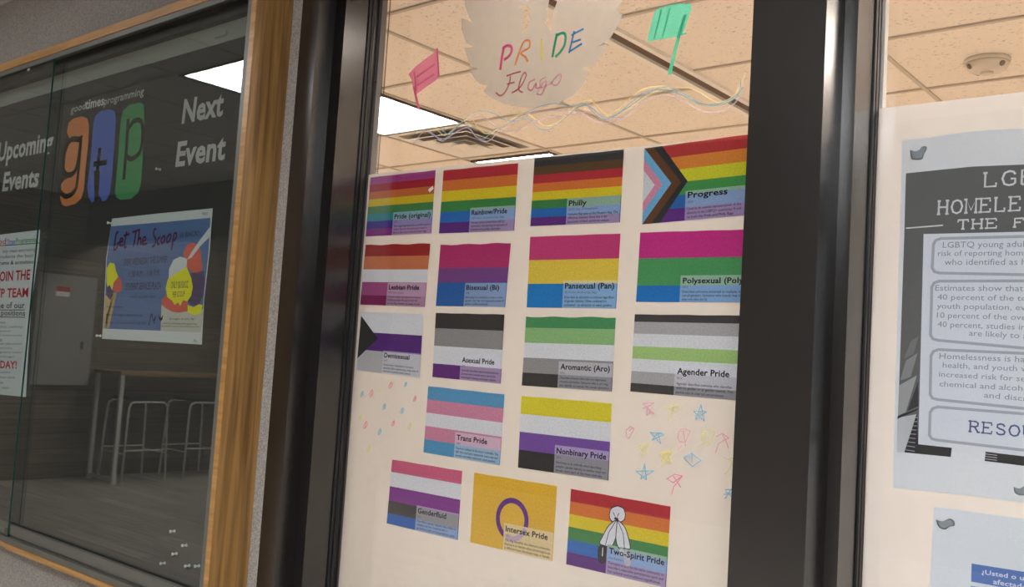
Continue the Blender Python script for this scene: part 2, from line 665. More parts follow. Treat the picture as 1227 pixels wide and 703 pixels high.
# the wall with the windows
WX0, WX1 = -2.262, 0.78
WZ0, WZ1 = 0.70, 2.60
tag(MB().box(XL, WX0 + 0.005, YW, YW + 0.19, 0, ZH + 0.06).build('wall_north', MT['wall']), kind='structure')
tag(MB().box(WX1 - 0.005, XR, YW, YW + 0.19, 0, ZH + 0.06).build('wall_north', MT['wall']), kind='structure')
tag(MB().box(WX0 + 0.005, WX1 - 0.005, YW, YW + 0.19, 0, WZ0 + 0.01).build('wall_north', MT['wall']), kind='structure')
tag(MB().box(WX0 + 0.005, WX1 - 0.005, YW, YW + 0.19, WZ1 - 0.01, ZH + 0.06).build('wall_north', MT['wall']), kind='structure')

# bronze frame
jamb_poly = [(WX0, YF), (-2.184, YF), (-2.195, YS), (-2.150, YS), (-2.150, YG - 0.001), (-2.150, 1.853), (-2.150, 1.883), (WX0, 1.883)]
fr = tag(MB().prism(jamb_poly, WZ0, WZ1).build('trim_1', MT['bronze']), kind='structure')
tag(fr, 'dark bronze window jamb with a stepped stop beside the wood-sided case')
mull_poly = [(-0.826, YF), (-0.679, YF), (-0.671, YS), (-0.646, YS), (-0.646, 1.883), (-0.860, 1.883), (-0.860, YS), (-0.834, YS)]
tag(MB().prism(mull_poly, WZ0, WZ1).build('trim_2', MT['bronze']), kind='structure')
rj = [(WX1, YF), (0.70, YF), (0.70, YS), (0.675, YS), (0.675, 1.883), (WX1, 1.883)]
tag(MB().prism(rj, WZ0, WZ1).build('trim_3', MT['bronze']), kind='structure')
tag(MB().box(-2.184, 0.70, YF + 0.001, 1.882, WZ0, WZ0 + 0.05).build('trim_4', MT['bronze']), kind='structure')
tag(MB().box(-2.184, 0.70, YF + 0.001, 1.882, WZ1 - 0.012, WZ1).build('trim_5', MT['bronze']), kind='structure')

GZ0, GZ1 = WZ0 + 0.05, WZ1 - 0.012


def window(name, x0, x1, pale):
    r = tag(empty(name, (x0, YG, GZ0)), kind='structure')
    MB().box(x0, x1, YG, YG + 0.006, GZ0, GZ1).build('glass', MT['glass'], r)
    b = MB()
    for xx, s in ((x0, 1), (x1, -1)):
        b.box(min(xx, xx + s * 0.005), max(xx, xx + s * 0.005), YG - 0.010, YG - 0.0005, GZ0, GZ1)
    b.build('gasket', MT['gasket'], r)
    MB().box(x0 + 0.0005, x0 + 0.004, YG - 0.022, YG - 0.013, GZ0, GZ1).build('glazing_strip', MT['gasket'], r)
    return r


win1 = window('window_1', -2.150, -0.860, False)
win2 = window('window_2', -0.646, 0.675, True)
# inner bead of the first window, with its screw
bead = MB().box(-2.1495, -2.1365, 1.8640, 1.883, GZ0, GZ1).build('inner_bead', MT['inner'], win1)
MB().box(-0.6455, -0.6385, 1.8640, 1.883, GZ0, GZ1).build('inner_bead', MT['clear_bead'], win2)
sc = at(449.0, 98.5, 1.8635)
MB().lathe((-2.1405, 1.8642, sc.z), (0, -1, 0), [(0.0045, 0), (0.0045, 0.0015), (0.003, 0.0022)], 12).build('screw', MT['screw'], win1)

# ------------------------------------------------------------------ the setting: office behind the windows
OX0, OX1, OY0, OY1 = -6.2, 2.6, YW + 0.19, 6.6
tag(MB().box(OX0, OX1, OY0, OY1, -0.05, 0.0).build('floor_office', MT['carpet']), kind='structure')
tag(MB().box(OX0 - 0.1, OX0, OY0, OY1, 0, ZC).build('wall_office_west', MT['plain']), kind='structure')
tag(MB().box(OX1, OX1 + 0.1, OY0, OY1, 0, ZC).build('wall_office_east', MT['plain']), kind='structure')
tag(MB().box(OX0, OX1, OY1, OY1 + 0.1, 0, ZC).build('wall_office_north', MT['plain']), kind='structure')
SX0, SX1 = -1.862, -1.800     # slot between the two ceiling fields
co = tag(MB().box(OX0, SX0, OY0, OY1, ZC, ZC + 0.05).build('ceiling', MT['tile']), kind='structure')
co2 = tag(MB().box(SX1, OX1, OY0, OY1, ZC, ZC + 0.05).build('ceiling', MT['tile']), kind='structure')
TH = 0.61


def grid(parent, x0, x1, xs, ys, name):
    b = MB()
    hw = 0.0075
    for yy in ys:
        if OY0 < yy < OY1:
            b.box(x0, x1, yy - hw, yy + hw, ZC - 0.007, ZC + 0.001)
    for xx in xs:
        if x0 <= xx <= x1:
            b.box(xx - hw, xx + hw, OY0, OY1, ZC - 0.0065, ZC + 0.001)
    tag(b.build(name, MT['tbar'], parent), kind='structure')


xsL = [-2.51 - TH * k for k in range(7)]
ysL = [2.105 + TH * k for k in range(8)]
xsR = [-1.121 + TH * k for k in range(7)]
ysR = [1.908 + TH * k for k in range(8)]
grid(co, OX0, SX0, xsL, ysL, 'ceiling_grid')
grid(co2, SX1, OX1, xsR, ysR, 'ceiling_grid')
s = MB()
s.box(SX0, SX0 + 0.002, OY0, OY1, ZC + 0.002, ZC + 0.09)
s.box(SX1 - 0.002, SX1, OY0, OY1, ZC + 0.002, ZC + 0.09)
s.box(SX0, SX1, OY0, OY1, ZC + 0.085, ZC + 0.09)
tag(s.build('ceiling_slot', MT['slot'], co), kind='structure')
s = MB()
s.box(SX0 - 0.026, SX0 + 0.004, OY0, OY1, ZC - 0.012, ZC)
s.box(SX1 - 0.004, SX1 + 0.018, OY0, OY1, ZC - 0.012, ZC)
tag(s.build('ceiling_slot_edge', MT['white_metal'], co), kind='structure')


# ------------------------------------------------------------------ ceiling lights
def troffer(x0, x1, y0, y1, lit, label, zc=ZC, name='ceiling_light', group=None):
    r = empty(name, ((x0 + x1) / 2, (y0 + y1) / 2, zc))
    tag(r, label, 'light', group)
    b = MB()
    t = 0.018
    z0, z1 = zc - 0.012, zc - 0.0005
    b.box(x0, x1, y0, y0 + t, z0, z1).box(x0, x1, y1 - t, y1, z0, z1)
    b.box(x0, x0 + t, y0 + t, y1 - t, z0, z1).box(x1 - t, x1, y0 + t, y1 - t, z0, z1)
    b.build('frame', MT['dark_metal'] if name == 'ceiling_light' else MT['white_metal'], r)
    MB().box(x0 + t, x1 - t, y0 + t, y1 - t, zc - 0.006, zc - 0.001).build('diffuser', MT[lit], r)
    return r


troffer(-3.715, -3.135, 2.73, 3.315, 'office_light', 'glowing square ceiling light behind the pink marker flag')
troffer(-3.715, -3.135, 3.995, 4.57, 'office_light', 'glowing ceiling light seen as a sliver above the white paper')
troffer(0.12, 0.70, 2.535, 3.11, 'office_light', 'ceiling light hidden behind the facts poster window')
troffer(-1.71, -1.14, 1.93, 2.32, 'office_fill_light', 'added narrow ceiling light just inside the office above the window')  # unseen lamp, added to brighten the top of the jamb
troffer(-1.09, -0.53, 1.94, 2.49, 'office_mid_light', 'ceiling light just inside the office above the mullion')
troffer(1.32, 1.91, 2.535, 3.11, 'office_light', 'ceiling light at the far right end of the office')
troffer(-1.09, -0.52, 4.975, 5.55, 'office_light', 'ceiling light deep in the office near the back wall')
troffer(-5.55, -4.97, 3.34, 3.92, 'office_light', 'ceiling light at the far left end of the office')
troffer(-4.735, -4.115, -0.115, 0.485, 'hall_light', 'glowing hall ceiling light mirrored in the display case glass', ZH)
troffer(-0.95, 0.27, -1.95, -1.35, 'hall_fill_light', 'added bright lobby ceiling light facing the windows', ZH)  # unseen lamp behind the camera, added to light the window prints
troffer(0.57, 1.79, -1.95, -1.35, 'hall_fill_light', 'added bright lobby ceiling light to the right, facing the windows', ZH)  # second unseen lamp added for the windows
for i, xl in enumerate((-8.6, -6.9, -5.2, -3.9)):  # unseen lamps added to brighten the lobby mirrored in the case
    troffer(xl - 0.6, xl + 0.6, -2.8, -2.2, 'lobby_fill_light', 'added lobby ceiling light hidden behind the beam, %s from the plank wall' % ('first', 'second', 'third', 'fourth', 'fifth')[i], ZH, group='added lobby lights behind the beam')

# ceiling diffuser beside the office light
v0x, v1x, v0y, v1y = -3.715, -3.135, 3.335, 3.915
vent = empty('ceiling_vent', ((v0x + v1x) / 2, (v0y + v1y) / 2, ZC))
tag(vent, 'square white stepped air diffuser next to the glowing office light', 'vent')
cxv, cyv = (v0x + v1x) / 2, (v0y + v1y) / 2


def sqring(b, h0, z0, h1, z1):
    for k in range(4):
        a, c = k * math.pi / 2, (k + 1) * math.pi / 2

        def cn(h, z, q):
            s2 = h * math.sqrt(2)
            return (cxv + s2 * math.cos(q + math.pi / 4), cyv + s2 * math.sin(q + math.pi / 4), z)
        b.quad(cn(h0, z0, a), cn(h0, z0, c), cn(h1, z1, c), cn(h1, z1, a))


b = MB()
sqring(b, 0.290, ZC - 0.003, 0.250, ZC - 0.003)
sqring(b, 0.290, ZC - 0.003, 0.290, ZC)
b.build('flange', MT['white_metal'], vent)
MB().box(cxv - 0.25, cxv + 0.25, cyv - 0.25, cyv + 0.25, ZC - 0.002, ZC - 0.0005).build('throat_shade', MT['throat_shade'], vent)  # flat sheet; the shade inside the diffuser is put into its colour
for i, h in enumerate((0.225, 0.165, 0.105)):
    b = MB()
    sqring(b, h, ZC - 0.020 - 0.004 * i, h - 0.045, ZC - 0.006)
    sqring(b, h, ZC - 0.022 - 0.004 * i, h - 0.047, ZC - 0.008)
    sqring(b, h, ZC - 0.022 - 0.004 * i, h, ZC - 0.020 - 0.004 * i)
    b.build('cone_ring', MT['white_metal'], vent)
MB().box(cxv - 0.05, cxv + 0.05, cyv - 0.05, cyv + 0.05, ZC - 0.034, ZC - 0.026, 0.003).build('center_plate', MT['white_metal'], vent)

# smoke detector
sdp = (-0.845, 3.50)
sd = empty('smoke_detector', (sdp[0], sdp[1], ZC))
tag(sd, 'round ivory smoke detector on the ceiling above the right-hand window paper', 'smoke detector')
MB().lathe((*sdp, ZC), (0, 0, -1), [(0.072, 0.0), (0.074, 0.006), (0.072, 0.014)], 40).build('base', MT['plastic'], sd, True)
MB().lathe((*sdp, ZC), (0, 0, -1), [(0.070, 0.014), (0.070, 0.020), (0.062, 0.034), (0.045, 0.043), (0.030, 0.046), (0.0, 0.047)], 40).build('cover', MT['plastic'], sd, True)
MB().lathe((*sdp, ZC), (0, 0, -1), [(0.020, 0.045), (0.020, 0.052), (0.014, 0.055), (0.0, 0.055)], 24).build('sensor_cap', MT['plastic'], sd, True)
for ang in (-0.55, 2.3, 3.9):
    c = Vector((sdp[0] + 0.064 * math.cos(ang), sdp[1] + 0.064 * math.sin(ang), ZC - 0.030))
    MB().lathe(c, (math.cos(ang), math.sin(ang), -0.8), [(0.010, -0.004), (0.010, 0.003), (0.007, 0.004)], 16).build('lens_port', MT['plastic_dark'], sd, True)

# blind chain
ch = empty('blind_chain', at(463, 0, 1.905))
tag(ch, 'looped beaded blind chain hanging beside the bronze jamb', 'chain')
for (u0, u1) in ((464.6, 450.4), (468.2, 452.6)):
    a, c = at(u0, -4, 1.905), at(u1, 205, 1.905)
    c = c + (c - a) * 0.35
    n = int((c - a).length / 0.0062)
    b = MB()
    for k in range(n):
        b.ball(a.lerp(c, k / (n - 1)), 0.0027, 1)
    b.build('bead_strand', MT['chain'], ch, True)

# ------------------------------------------------------------------ display case
XS = -2.337      # right outer side
cz_top0, cz_top1 = at(0, 86, YC).z, at(0, 77.5, YC).z
cz_bot1 = at(5.1, 650.6, YC).z
cz_bot0 = cz_bot1 - 0.0175
case = empty('display_case', (-4.2, YW, cz_bot0))
tag(case, 'oak-sided wall display case with sliding glass and a charcoal pin board', 'display case')
CX0 = -6.0
b = MB()
b.box(XS - 0.021, XS, YC, YW - 0.001, cz_bot0, cz_top1)
b.build('side_panel', MT['oak'], case)
b = MB()
b.box(XS - 0.0215, XS + 0.0006, YC - 0.0015, YC + 0.0005, cz_bot0, cz_top1)
b.build('edge_band', MT['oak_h'], case)
MB().box(CX0, XS - 0.021, YC, YW - 0.001, cz_top0, cz_top1).build('top_rail', MT['oak_h'], case)
jx = at(5.1, 655, YC).x
MB().box(jx, XS - 0.021, YC, YW - 0.001, cz_bot0, cz_bot1, 0.0008).build('bottom_rail', MT['oak_h'], case)
MB().box(CX0, jx - 0.002, YC + 0.003, YW - 0.001, cz_bot0 + 0.004, cz_bot1, 0.0008).build('bottom_rail', MT['oak_h'], case)
tz = at(11, 627.5, 1.580).z
b = MB()
b.box(CX0, XS - 0.0215, YC + 0.006, YW - 0.002, cz_bot1 + 0.0005, cz_bot1 + 0.020)
b.box(CX0, XS - 0.0215, 1.588, 1.591, cz_bot1 + 0.020, tz)
b.build('bottom_track', MT['alu'], case)
MB().box(at(11, 640, 1.585).x, XS - 0.024, 1.580, 1.588, cz_bot1 + 0.027, tz - 0.001, 0.0015).build('pane_rail', MT['alu'], case)
# end clip of the pane rail
MB().box(at(9, 640, 1.585).x - 0.012, at(11, 640, 1.585).x + 0.012, 1.577, 1.5875, cz_bot1 + 0.021, tz - 0.018, 0.002).build('rail_stop', MT['dark_track'], case)
b = MB()
b.box(CX0, XS - 0.0215, YC + 0.004, YC + 0.008, cz_top0 - 0.018, cz_top0 - 0.0005)
b.build('top_track', MT['alu'], case)
MB().box(CX0, XS - 0.0215, YC + 0.012, 1.588, cz_top0 - 0.014, cz_top0 - 0.0005).build('track_channel', MT['dark_track'], case)
MB().box(CX0, XS - 0.0215, 1.606, 1.650, cz_top0 - 0.022, cz_top0 - 0.0005).build('inner_lip', MT['dark_track'], case)
MB().box(XS - 0.048, XS - 0.0215, YC + 0.004, 1.590, cz_bot1 + 0.021, cz_top0 - 0.0185).build('side_channel', MT['alu'], case)
zh = at(0, 128, YB).z - 0.002
MB().box(CX0, XS - 0.0225, YB, YB + 0.012, cz_bot1 + 0.021, cz_top0 - 0.001).build('back_board', MT['board'], case)
MB().box(CX0, XS - 0.0225, YB - 0.004, YB - 0.0005, zh, cz_top0 - 0.025).build('header_panel', MT['header'], case)
# panes
gx = at(65, 78, 1.577).x
g1 = MB().box(CX0, gx, 1.574, 1.579, cz_bot1 + 0.021, cz_top0 - 0.0145).build('sliding_pane', MT['case_glass'], case)
tag(g1, 'front sliding pane with a green cut edge')
MB().box(gx + 0.0002, gx + 0.0022, 1.574, 1.579, cz_bot1 + 0.021, cz_top0 - 0.0145).build('pane_edge', MT['glass_edge'], g1)
g2 = MB().box(gx - 0.05, XS - 0.03, 1.595, 1.600, tz - 0.025, cz_top0 - 0.0145).build('sliding_pane', MT['case_glass'], case)
# little clip on the header and glide on the track
p0, p1 = at(258, 46.5, YB - 0.006), at(272.5, 36.5, YB - 0.006)
MB().box(p0.x, p1.x, YB - 0.012, YB - 0.0042, p0.z, p1.z, 0.002).build('header_clip', MT['header'], case)
p0 = at(34, 83, 1.570)
MB().box(p0.x - 0.010, p0.x + 0.010, 1.5695, 1.5725, p0.z - 0.006, p0.z + 0.004, 0.001).build('track_glide', MT['clear_bead'], case)

# ------------------------------------------------------------------ lettering on the pin board
WHITE_V = (178, 178, 178)
YL = YB - 0.0012


def heading(name, label, rows, cat='lettering', col=WHITE_V):
    r_ = empty(name, at(*rows[-1][1], YL))
    tag(r_, label, cat)
    for (s_, bl, br, tl, bold, sh) in rows:
        f_ = Flat(YL)
        f_.pxtext(s_, bl, br, tl, col, bold, sh)
        f_.build('word', MT['vinyl'], r_)
    return r_


heading('vinyl_heading', 'white vinyl words Next Event at the right end of the pin board', [
    ('Next', (217.5, 147.5), (266.5, 137.5), (221, 119), 0.03, 0),
    ('Event', (210, 199), (269, 190), (213.5, 170), 0.03, 0)])
heading('vinyl_heading', 'white vinyl words Upcoming Events on the left pane side of the board', [
    ('Upcoming', (-3, 193), (62.5, 179.5), (-0.5, 171), 0.03, 0),
    ('Events', (2.5, 228.5), (45.5, 222.5), (5.5, 206.5), 0.03, 0)])

lg = empty('programme_logo', at(120, 235, YL))
tag(lg, 'orange, blue and green letter logo with a small white wordmark above', 'logo')
f = Flat(YL)
f.pxtext('good', (84.5, 135.5), (102, 130.5), (86, 126.5), (190, 190, 190), 0.006)
f.pxtext('times', (102, 130.8), (124.5, 125.5), (103, 119.5), (200, 200, 200), 0.022)
f.pxtext('programming', (124.5, 125.8), (172, 113.3), (125.5, 116.5), (190, 190, 190), 0.006)
f.build('wordmark', MT['vinyl'], lg)
DK = (52, 50, 48)


def zp(pts, ox=0.0, oy=120.0, s_=3.907):
    return [(ox + a / s_, oy + c / s_) for a, c in pts]


# orange tile with a g cut out of it
f = Flat(YL)
f.px(zp([(312, 150), (322, 105), (345, 85), (385, 75), (408, 85), (417, 115), (413, 200), (400, 320), (392, 420), (380, 460), (352, 485), (310, 497), (290, 488), (281, 455), (285, 440), (310, 452), (338, 430), (352, 345), (330, 355), (302, 320), (310, 230), (325, 175)]), (205, 130, 85))
f.px(zp([(285, 395), (300, 375), (350, 345), (360, 300), (352, 440), (320, 468), (290, 460)]), (205, 130, 85), 0.0002)
f.pxstroke(zp([(372, 185), (340, 182), (318, 205), (298, 270), (300, 335), (325, 350), (352, 330), (368, 270), (380, 168)]), 4.2, DK, True, -0.0003)
f.pxstroke(zp([(381, 165), (362, 380), (345, 430), (310, 450), (284, 432)]), 4.2, DK, True, -0.0003)
f.build('orange_letter_tile', MT['vinyl'], lg)
f = Flat(YL)
f.px(zp([(418, 330), (428, 240), (437, 110), (447, 72), (475, 50), (515, 42), (538, 52), (543, 95), (535, 220), (525, 350), (515, 430), (500, 465), (480, 474), (462, 440), (468, 330), (440, 330), (442, 470), (430, 480), (415, 455), (408, 410)]), (85, 105, 180))
f.px(zp([(440, 335), (468, 335), (462, 440), (452, 462), (442, 470)]), DK, -0.0002)
f.pxstroke(zp([(467, 232), (455, 340), (450, 460)]), 5.0, DK, False, -0.0003)
f.pxstroke(zp([(438, 300), (500, 290)]), 4.4, DK, False, -0.0003)
f.build('blue_letter_tile', MT['vinyl'], lg)
f = Flat(YL)
f.px(zp([(538, 430), (552, 280), (563, 110), (575, 50), (605, 22), (655, 10), (674, 22), (676, 90), (668, 280), (660, 390), (645, 435), (610, 462), (565, 466), (545, 455)]), (75, 140, 95))
f.pxstroke(zp([(600, 95), (592, 230), (580, 365)]), 4.6, DK, False, -0.0003)
f.pxstroke(zp([(598, 140), (625, 100), (655, 95), (668, 130), (665, 200), (650, 250), (615, 275), (593, 262)]), 4.2, DK, True, -0.0003)
f.build('green_letter_tile', MT['vinyl'], lg)


# ------------------------------------------------------------------ posters in the case
def zq(pts, ox=0.0, oy=230.0, s_=3.7):
    return [(ox + a / s_, oy + c / s_) for a, c in pts]


YP = YB - 0.003
ice = empty('ice_cream_poster', at(185, 405, YP))
tag(ice, 'blue Get The Scoop ice cream poster pinned under the green logo letter', 'poster')
f = Flat(YP)
sheet = zq([(497, 118), (700, 95), (943, 72), (930, 260), (905, 480), (895, 676), (700, 664), (452, 650), (462, 500), (470, 300)])
f.px(sheet, (215, 218, 222))
f.build('sheet', MT['case_print'], ice)
f = Flat(YP - 0.0004)
f.px(zq([(492, 152), (700, 135), (933, 114), (925, 260), (903, 470), (890, 622), (700, 614), (457, 605), (465, 500), (473, 300)]), (96, 122, 172))
f.build('blue_field', MT['case_print'], ice)
f = Flat(YP - 0.0008)
RED_S, YEL_S, PUR_S, TAN_S = (222, 105, 90), (238, 232, 40), (88, 78, 112), (205, 175, 125)
f.px(zq([(468, 560), (498, 470), (520, 440), (510, 480), (482, 605), (470, 600)]), TAN_S)
f.px(zq([(468, 460), (520, 440), (498, 480), (470, 605), (459, 604)]), TAN_S)
f.px(zq([(503, 440), (500, 395), (520, 372), (536, 385), (543, 420), (532, 445)]), RED_S, -0.0001)
f.px(zq([(470, 425), (500, 400), (502, 455), (490, 478), (475, 462)]), PUR_S, -0.0002)
f.px(zq([(473, 340), (488, 312), (508, 318), (514, 350), (525, 375), (505, 400), (498, 435), (485, 410), (478, 420), (472, 400)]), YEL_S, -0.0003)
f.build('cone_picture', MT['case_print'], ice)
f = Flat(YP - 0.0008)
f.px(zq([(716, 500), (905, 520), (890, 622), (712, 614)]), (205, 200, 190))
f.px(zq([(812, 270), (830, 235), (858, 224), (885, 240), (893, 290), (898, 340), (880, 362), (850, 355), (828, 330)]), RED_S, -0.0001)
f.px(zq([(845, 360), (905, 350), (908, 400), (900, 460), (880, 505), (845, 500), (832, 480)]), PUR_S, -0.0001)
f.px(zq([(832, 500), (860, 510), (880, 498), (898, 500), (892, 535), (868, 545), (845, 540), (832, 530)]), YEL_S, -0.0002)
f.px(zq([(716, 480), (735, 455), (760, 480), (800, 480), (832, 470), (832, 528), (790, 535), (762, 530), (735, 515), (718, 500)]), RED_S, -0.0002)
f.px(zq([(748, 390), (750, 340), (770, 300), (800, 286), (830, 296), (828, 330), (790, 360), (765, 385)]), (214, 218, 224), -0.0003)
f.px(zq([(830, 300), (850, 265), (885, 215), (938, 145), (934, 195), (888, 240), (850, 290)]), (214, 218, 224), -0.0003)
f.px(zq([(735, 425), (745, 385), (790, 355), (828, 332), (848, 380), (855, 420), (848, 460), (830, 485), (812, 478), (800, 505), (790, 488), (775, 500), (762, 480), (742, 465)]), YEL_S, -0.0004)
f.build('sundae_picture', MT['case_print'], ice)
f = Flat(YP - 0.0016)
INK = (95, 45, 85)
sv = 7.73 / 1.0


def ip(pts, ox=120.0, oy=245.0, s_=8.27):
    return [(ox + a / s_, oy + c / s_) for a, c in pts]


for st in ([(180, 275), (160, 290), (138, 430), (150, 445), (172, 415), (178, 370)], [(190, 375), (222, 360), (218, 335), (200, 345), (192, 400), (225, 405)], [(262, 265), (240, 415), (262, 415)], [(235, 310), (290, 290)],
           [(320, 272), (395, 250)], [(358, 265), (330, 415)], [(390, 250), (368, 410)], [(376, 350), (400, 330), (402, 400)], [(420, 370), (450, 345), (445, 320), (425, 335), (418, 390), (465, 385)],
           [(555, 240), (535, 250), (530, 300), (550, 340), (540, 400), (515, 415)], [(595, 320), (570, 345), (568, 390), (590, 392)], [(630, 310), (605, 345), (612, 385), (635, 360), (640, 320), (625, 310)], [(690, 290), (662, 330), (665, 375), (690, 350), (700, 305), (685, 292)], [(735, 275), (705, 450)], [(735, 280), (758, 290), (745, 340), (718, 365)]):
    f.pxstroke(ip(st), 1.9, INK, True)
f.build('title_writing', MT['case_print'], ice)
f = Flat(YP - 0.0016)
T = (70, 72, 95)
for s_, bl, br, tl in (('IS BACK!', (800, 200), (882, 192), (802, 178)), ('EVERY WEDNESDAY THIS SUMMER', (550, 326), (742, 312), (552, 296)), ('11:30 A.M. - 1:00 P.M.', (568, 377), (708, 370), (570, 350)),
                       ('STUDENT SERVICES PLAZA', (555, 435), (712, 430), (558, 403)), ('while supplies last', (575, 468), (685, 468), (576, 457)),
                       ('Ice cream flavors:', (474, 512), (545, 513), (475, 502)), ('dairy & vegan options too', (470, 548), (632, 550), (471, 537)), ('for more info visit the student life desk', (468, 583), (650, 586), (469, 572)),
                       ('brought to you by', (752, 566), (860, 566), (753, 556)), ('student government and programming', (722, 584), (872, 588), (723, 576)), ('all students welcome, first come first served', (715, 596), (880, 600), (716, 589)),
                       ('ONLY $0.50/OZ', (757, 427), (834, 424), (758, 396)), ('PER SCOOP', (765, 466), (818, 463), (767, 440))):
    a, c, d = zq([bl, br, tl])
    f.pxtext(s_, a, c, d, T, 0.0)
f.pxstroke(zq([(660, 590), (672, 540), (680, 570), (690, 550), (682, 585)]), 1.0, (60, 55, 65), True)
f.px(zq([(703, 545), (712, 560), (722, 545), (720, 565), (712, 572), (705, 562)]), (70, 45, 60))
f.build('small_print', MT['case_print'], ice)

job = empty('recruitment_poster', at(10, 470, YP))
tag(job, 'white Join The team flyer with red lettering behind the front pane', 'poster')
f = Flat(YP)


def jq(pts, ox=0.0, oy=250.0, s_=5.86):
    return [(ox + a / s_, oy + c / s_) for a, c in pts]


f.px([(-75, 282)] + jq([(0, 182), (282, 148)]) + [(46.5, 300), (38, 360), (33.5, 430)] + [(31, 475.5)] + [(-90, 464)], (212, 216, 222))
f.build('sheet', MT['case_print'], job)
f = Flat(YP - 0.0005)
f.pxtext('Good', (-14, 294), (7, 292), (-13.5, 287), (200, 90, 80), 0.01)
f.pxtext('Times', (8, 292), (18, 291.5), (8.3, 286.5), (70, 90, 180), 0.01)
f.pxtext('Programming', (19, 291.3), (45.5, 289.5), (19.3, 285), (80, 150, 90), 0.01)
f.pxstroke([(-60, 297.5), (6, 293.8)], 0.8, (200, 90, 80), False)
f.pxstroke([(6, 293.8), (18, 293.1)], 0.8, (70, 90, 180), False)
f.pxstroke([(18, 293.1), (47, 291.0)], 0.8, (80, 150, 90), False)
G = (95, 95, 100)
for s_, bl, br, tl in (('help create entertaining', (3, 303), (42, 300.5), (3.3, 299)), ('We bring to students the best', (-30, 310.5), (40, 308), (-29.8, 306.5)), ('campus programs & activities', (-30, 318.5), (40, 315.5), (-29.8, 314.3))):
    f.pxtext(s_, bl, br, tl, G if 'camp' not in s_ else (60, 60, 65), 0.0 if 'camp' not in s_ else 0.012)
for s_, bl, br, tl in (('Apply for one of our', (-40, 369), (29.5, 369.2), (-39.8, 362)), ('programming positions', (-40, 377), (30, 378), (-39.8, 371))):
    f.pxtext(s_, bl, br, tl, (60, 60, 65), 0.014)
f.pxstroke([(-40, 371), (29.5, 371.2)], 0.6, (60, 60, 65), False)
f.pxstroke([(-40, 379), (30, 380)], 0.6, (60, 60, 65), False)
for k, (s_, e) in enumerate((('Available', 6.5), ('Marketing and design assistant, publicity', 27), ('event coordinator', 14), ('Planning concerts, comedy and cultural events', 26), ('hosting', 3), ('Stage crew and sound, poster placement', 26), ('working all events', 14), ('social media and photography tasks', 25.5), ('and more openings', 17))):
    f.pxtext(s_, (-45, 387 + k * 5.0), (e, 387.4 + k * 5.1), (-44.9, 384.6 + k * 5.0), (110, 112, 118), 0.0)
for k, (s_, e) in enumerate((('for more details', 12.5), ('stop by the student activities desk', 18), ('upstairs', 4), ('or ask any member of the team', 11))):
    f.pxtext(s_, (-45, 446 + k * 6.0), (e, 447 + k * 6.2), (-44.9, 443.4 + k * 6.0), (110, 112, 118), 0.0)
f.build('small_print', MT['case_print'], job)
f = Flat(YP - 0.0005)
RJ = (190, 45, 60)
f.pxtext('JOIN THE', (-4, 337), (35.8, 334.5), (-3.2, 325.5), RJ, 0.025)
f.pxtext('GTP TEAM', (-12, 356.5), (33.5, 355.5), (-11.3, 346), RJ, 0.025)
f.pxtext('APPLY TODAY!', (-38, 439), (20, 441.5), (-37.8, 430.5), RJ, 0.025)
f.build('red_lettering', MT['case_print'], job)


# ------------------------------------------------------------------ push pins
def pin_mesh():
    b = MB()
    b.lathe((0, 0, 0), (0, -1, 0), [(0.0048, 0.0), (0.0052, 0.0015), (0.0050, 0.003), (0.0026, 0.0045), (0.0028, 0.010), (0.0046, 0.0135), (0.0052, 0.0155), (0.0046, 0.017), (0.0015, 0.0176)], 14)
    bmesh.ops.recalc_face_normals(b.bm, faces=b.bm.faces)
    me = bpy.data.meshes.new('push_pin')
    b.bm.to_mesh(me)
    b.bm.free()
    for p in me.polygons:
        p.use_smooth = True
    me.materials.append(MT['pin'])
    return me


PIN = pin_mesh()
pins = [
    (134, 267.5, YP - 0.001, 'clear push pin at the top left corner of the scoop poster', 'pins holding the posters'),
    (247.5, 256.2, YP - 0.001, 'clear push pin at the top right corner of the scoop poster', 'pins holding the posters'),
    (120.8, 402.2, YP - 0.001, 'clear push pin at the bottom left corner of the scoop poster', 'pins holding the posters'),
    (237.2, 407.5, YP - 0.001, 'clear push pin at the bottom right corner of the scoop poster', 'pins holding the posters'),
    (44.8, 282.5, YP - 0.001, 'clear push pin in the top corner of the red lettered flyer', 'pins holding the posters'),
    (192.3, 203.0, YB, 'lone clear push pin beneath the words Next Event', 'spare pins'),
    (209.5, 636.0, YB, 'spare clear pin, topmost of the loose pins in the corner', 'spare pins'),
    (223.8, 652.8, YB, 'spare clear pin, second from the top beside the side channel', 'spare pins'),
    (212.0, 663.0, YB, 'spare clear pin in the middle of the loose cluster', 'spare pins'),
    (197.8, 674.2, YB, 'spare clear pin, farthest left of the loose cluster', 'spare pins'),
    (227.3, 677.5, YB, 'spare clear pin, lowest in the loose cluster', 'spare pins'),
    (239.0, 677.5, YB, 'spare clear pin half hidden behind the side channel', 'spare pins'),
]
for u, v, Y, lab, grp in pins:
    o = bpy.data.objects.new('push_pin', PIN)
    COL.objects.link(o)
    o.location = at(u, v, Y)
    tag(o, lab, 'push pin', grp)

# ------------------------------------------------------------------ backing papers
YPAP = YG + 0.0105
YPR = YG + 0.0085


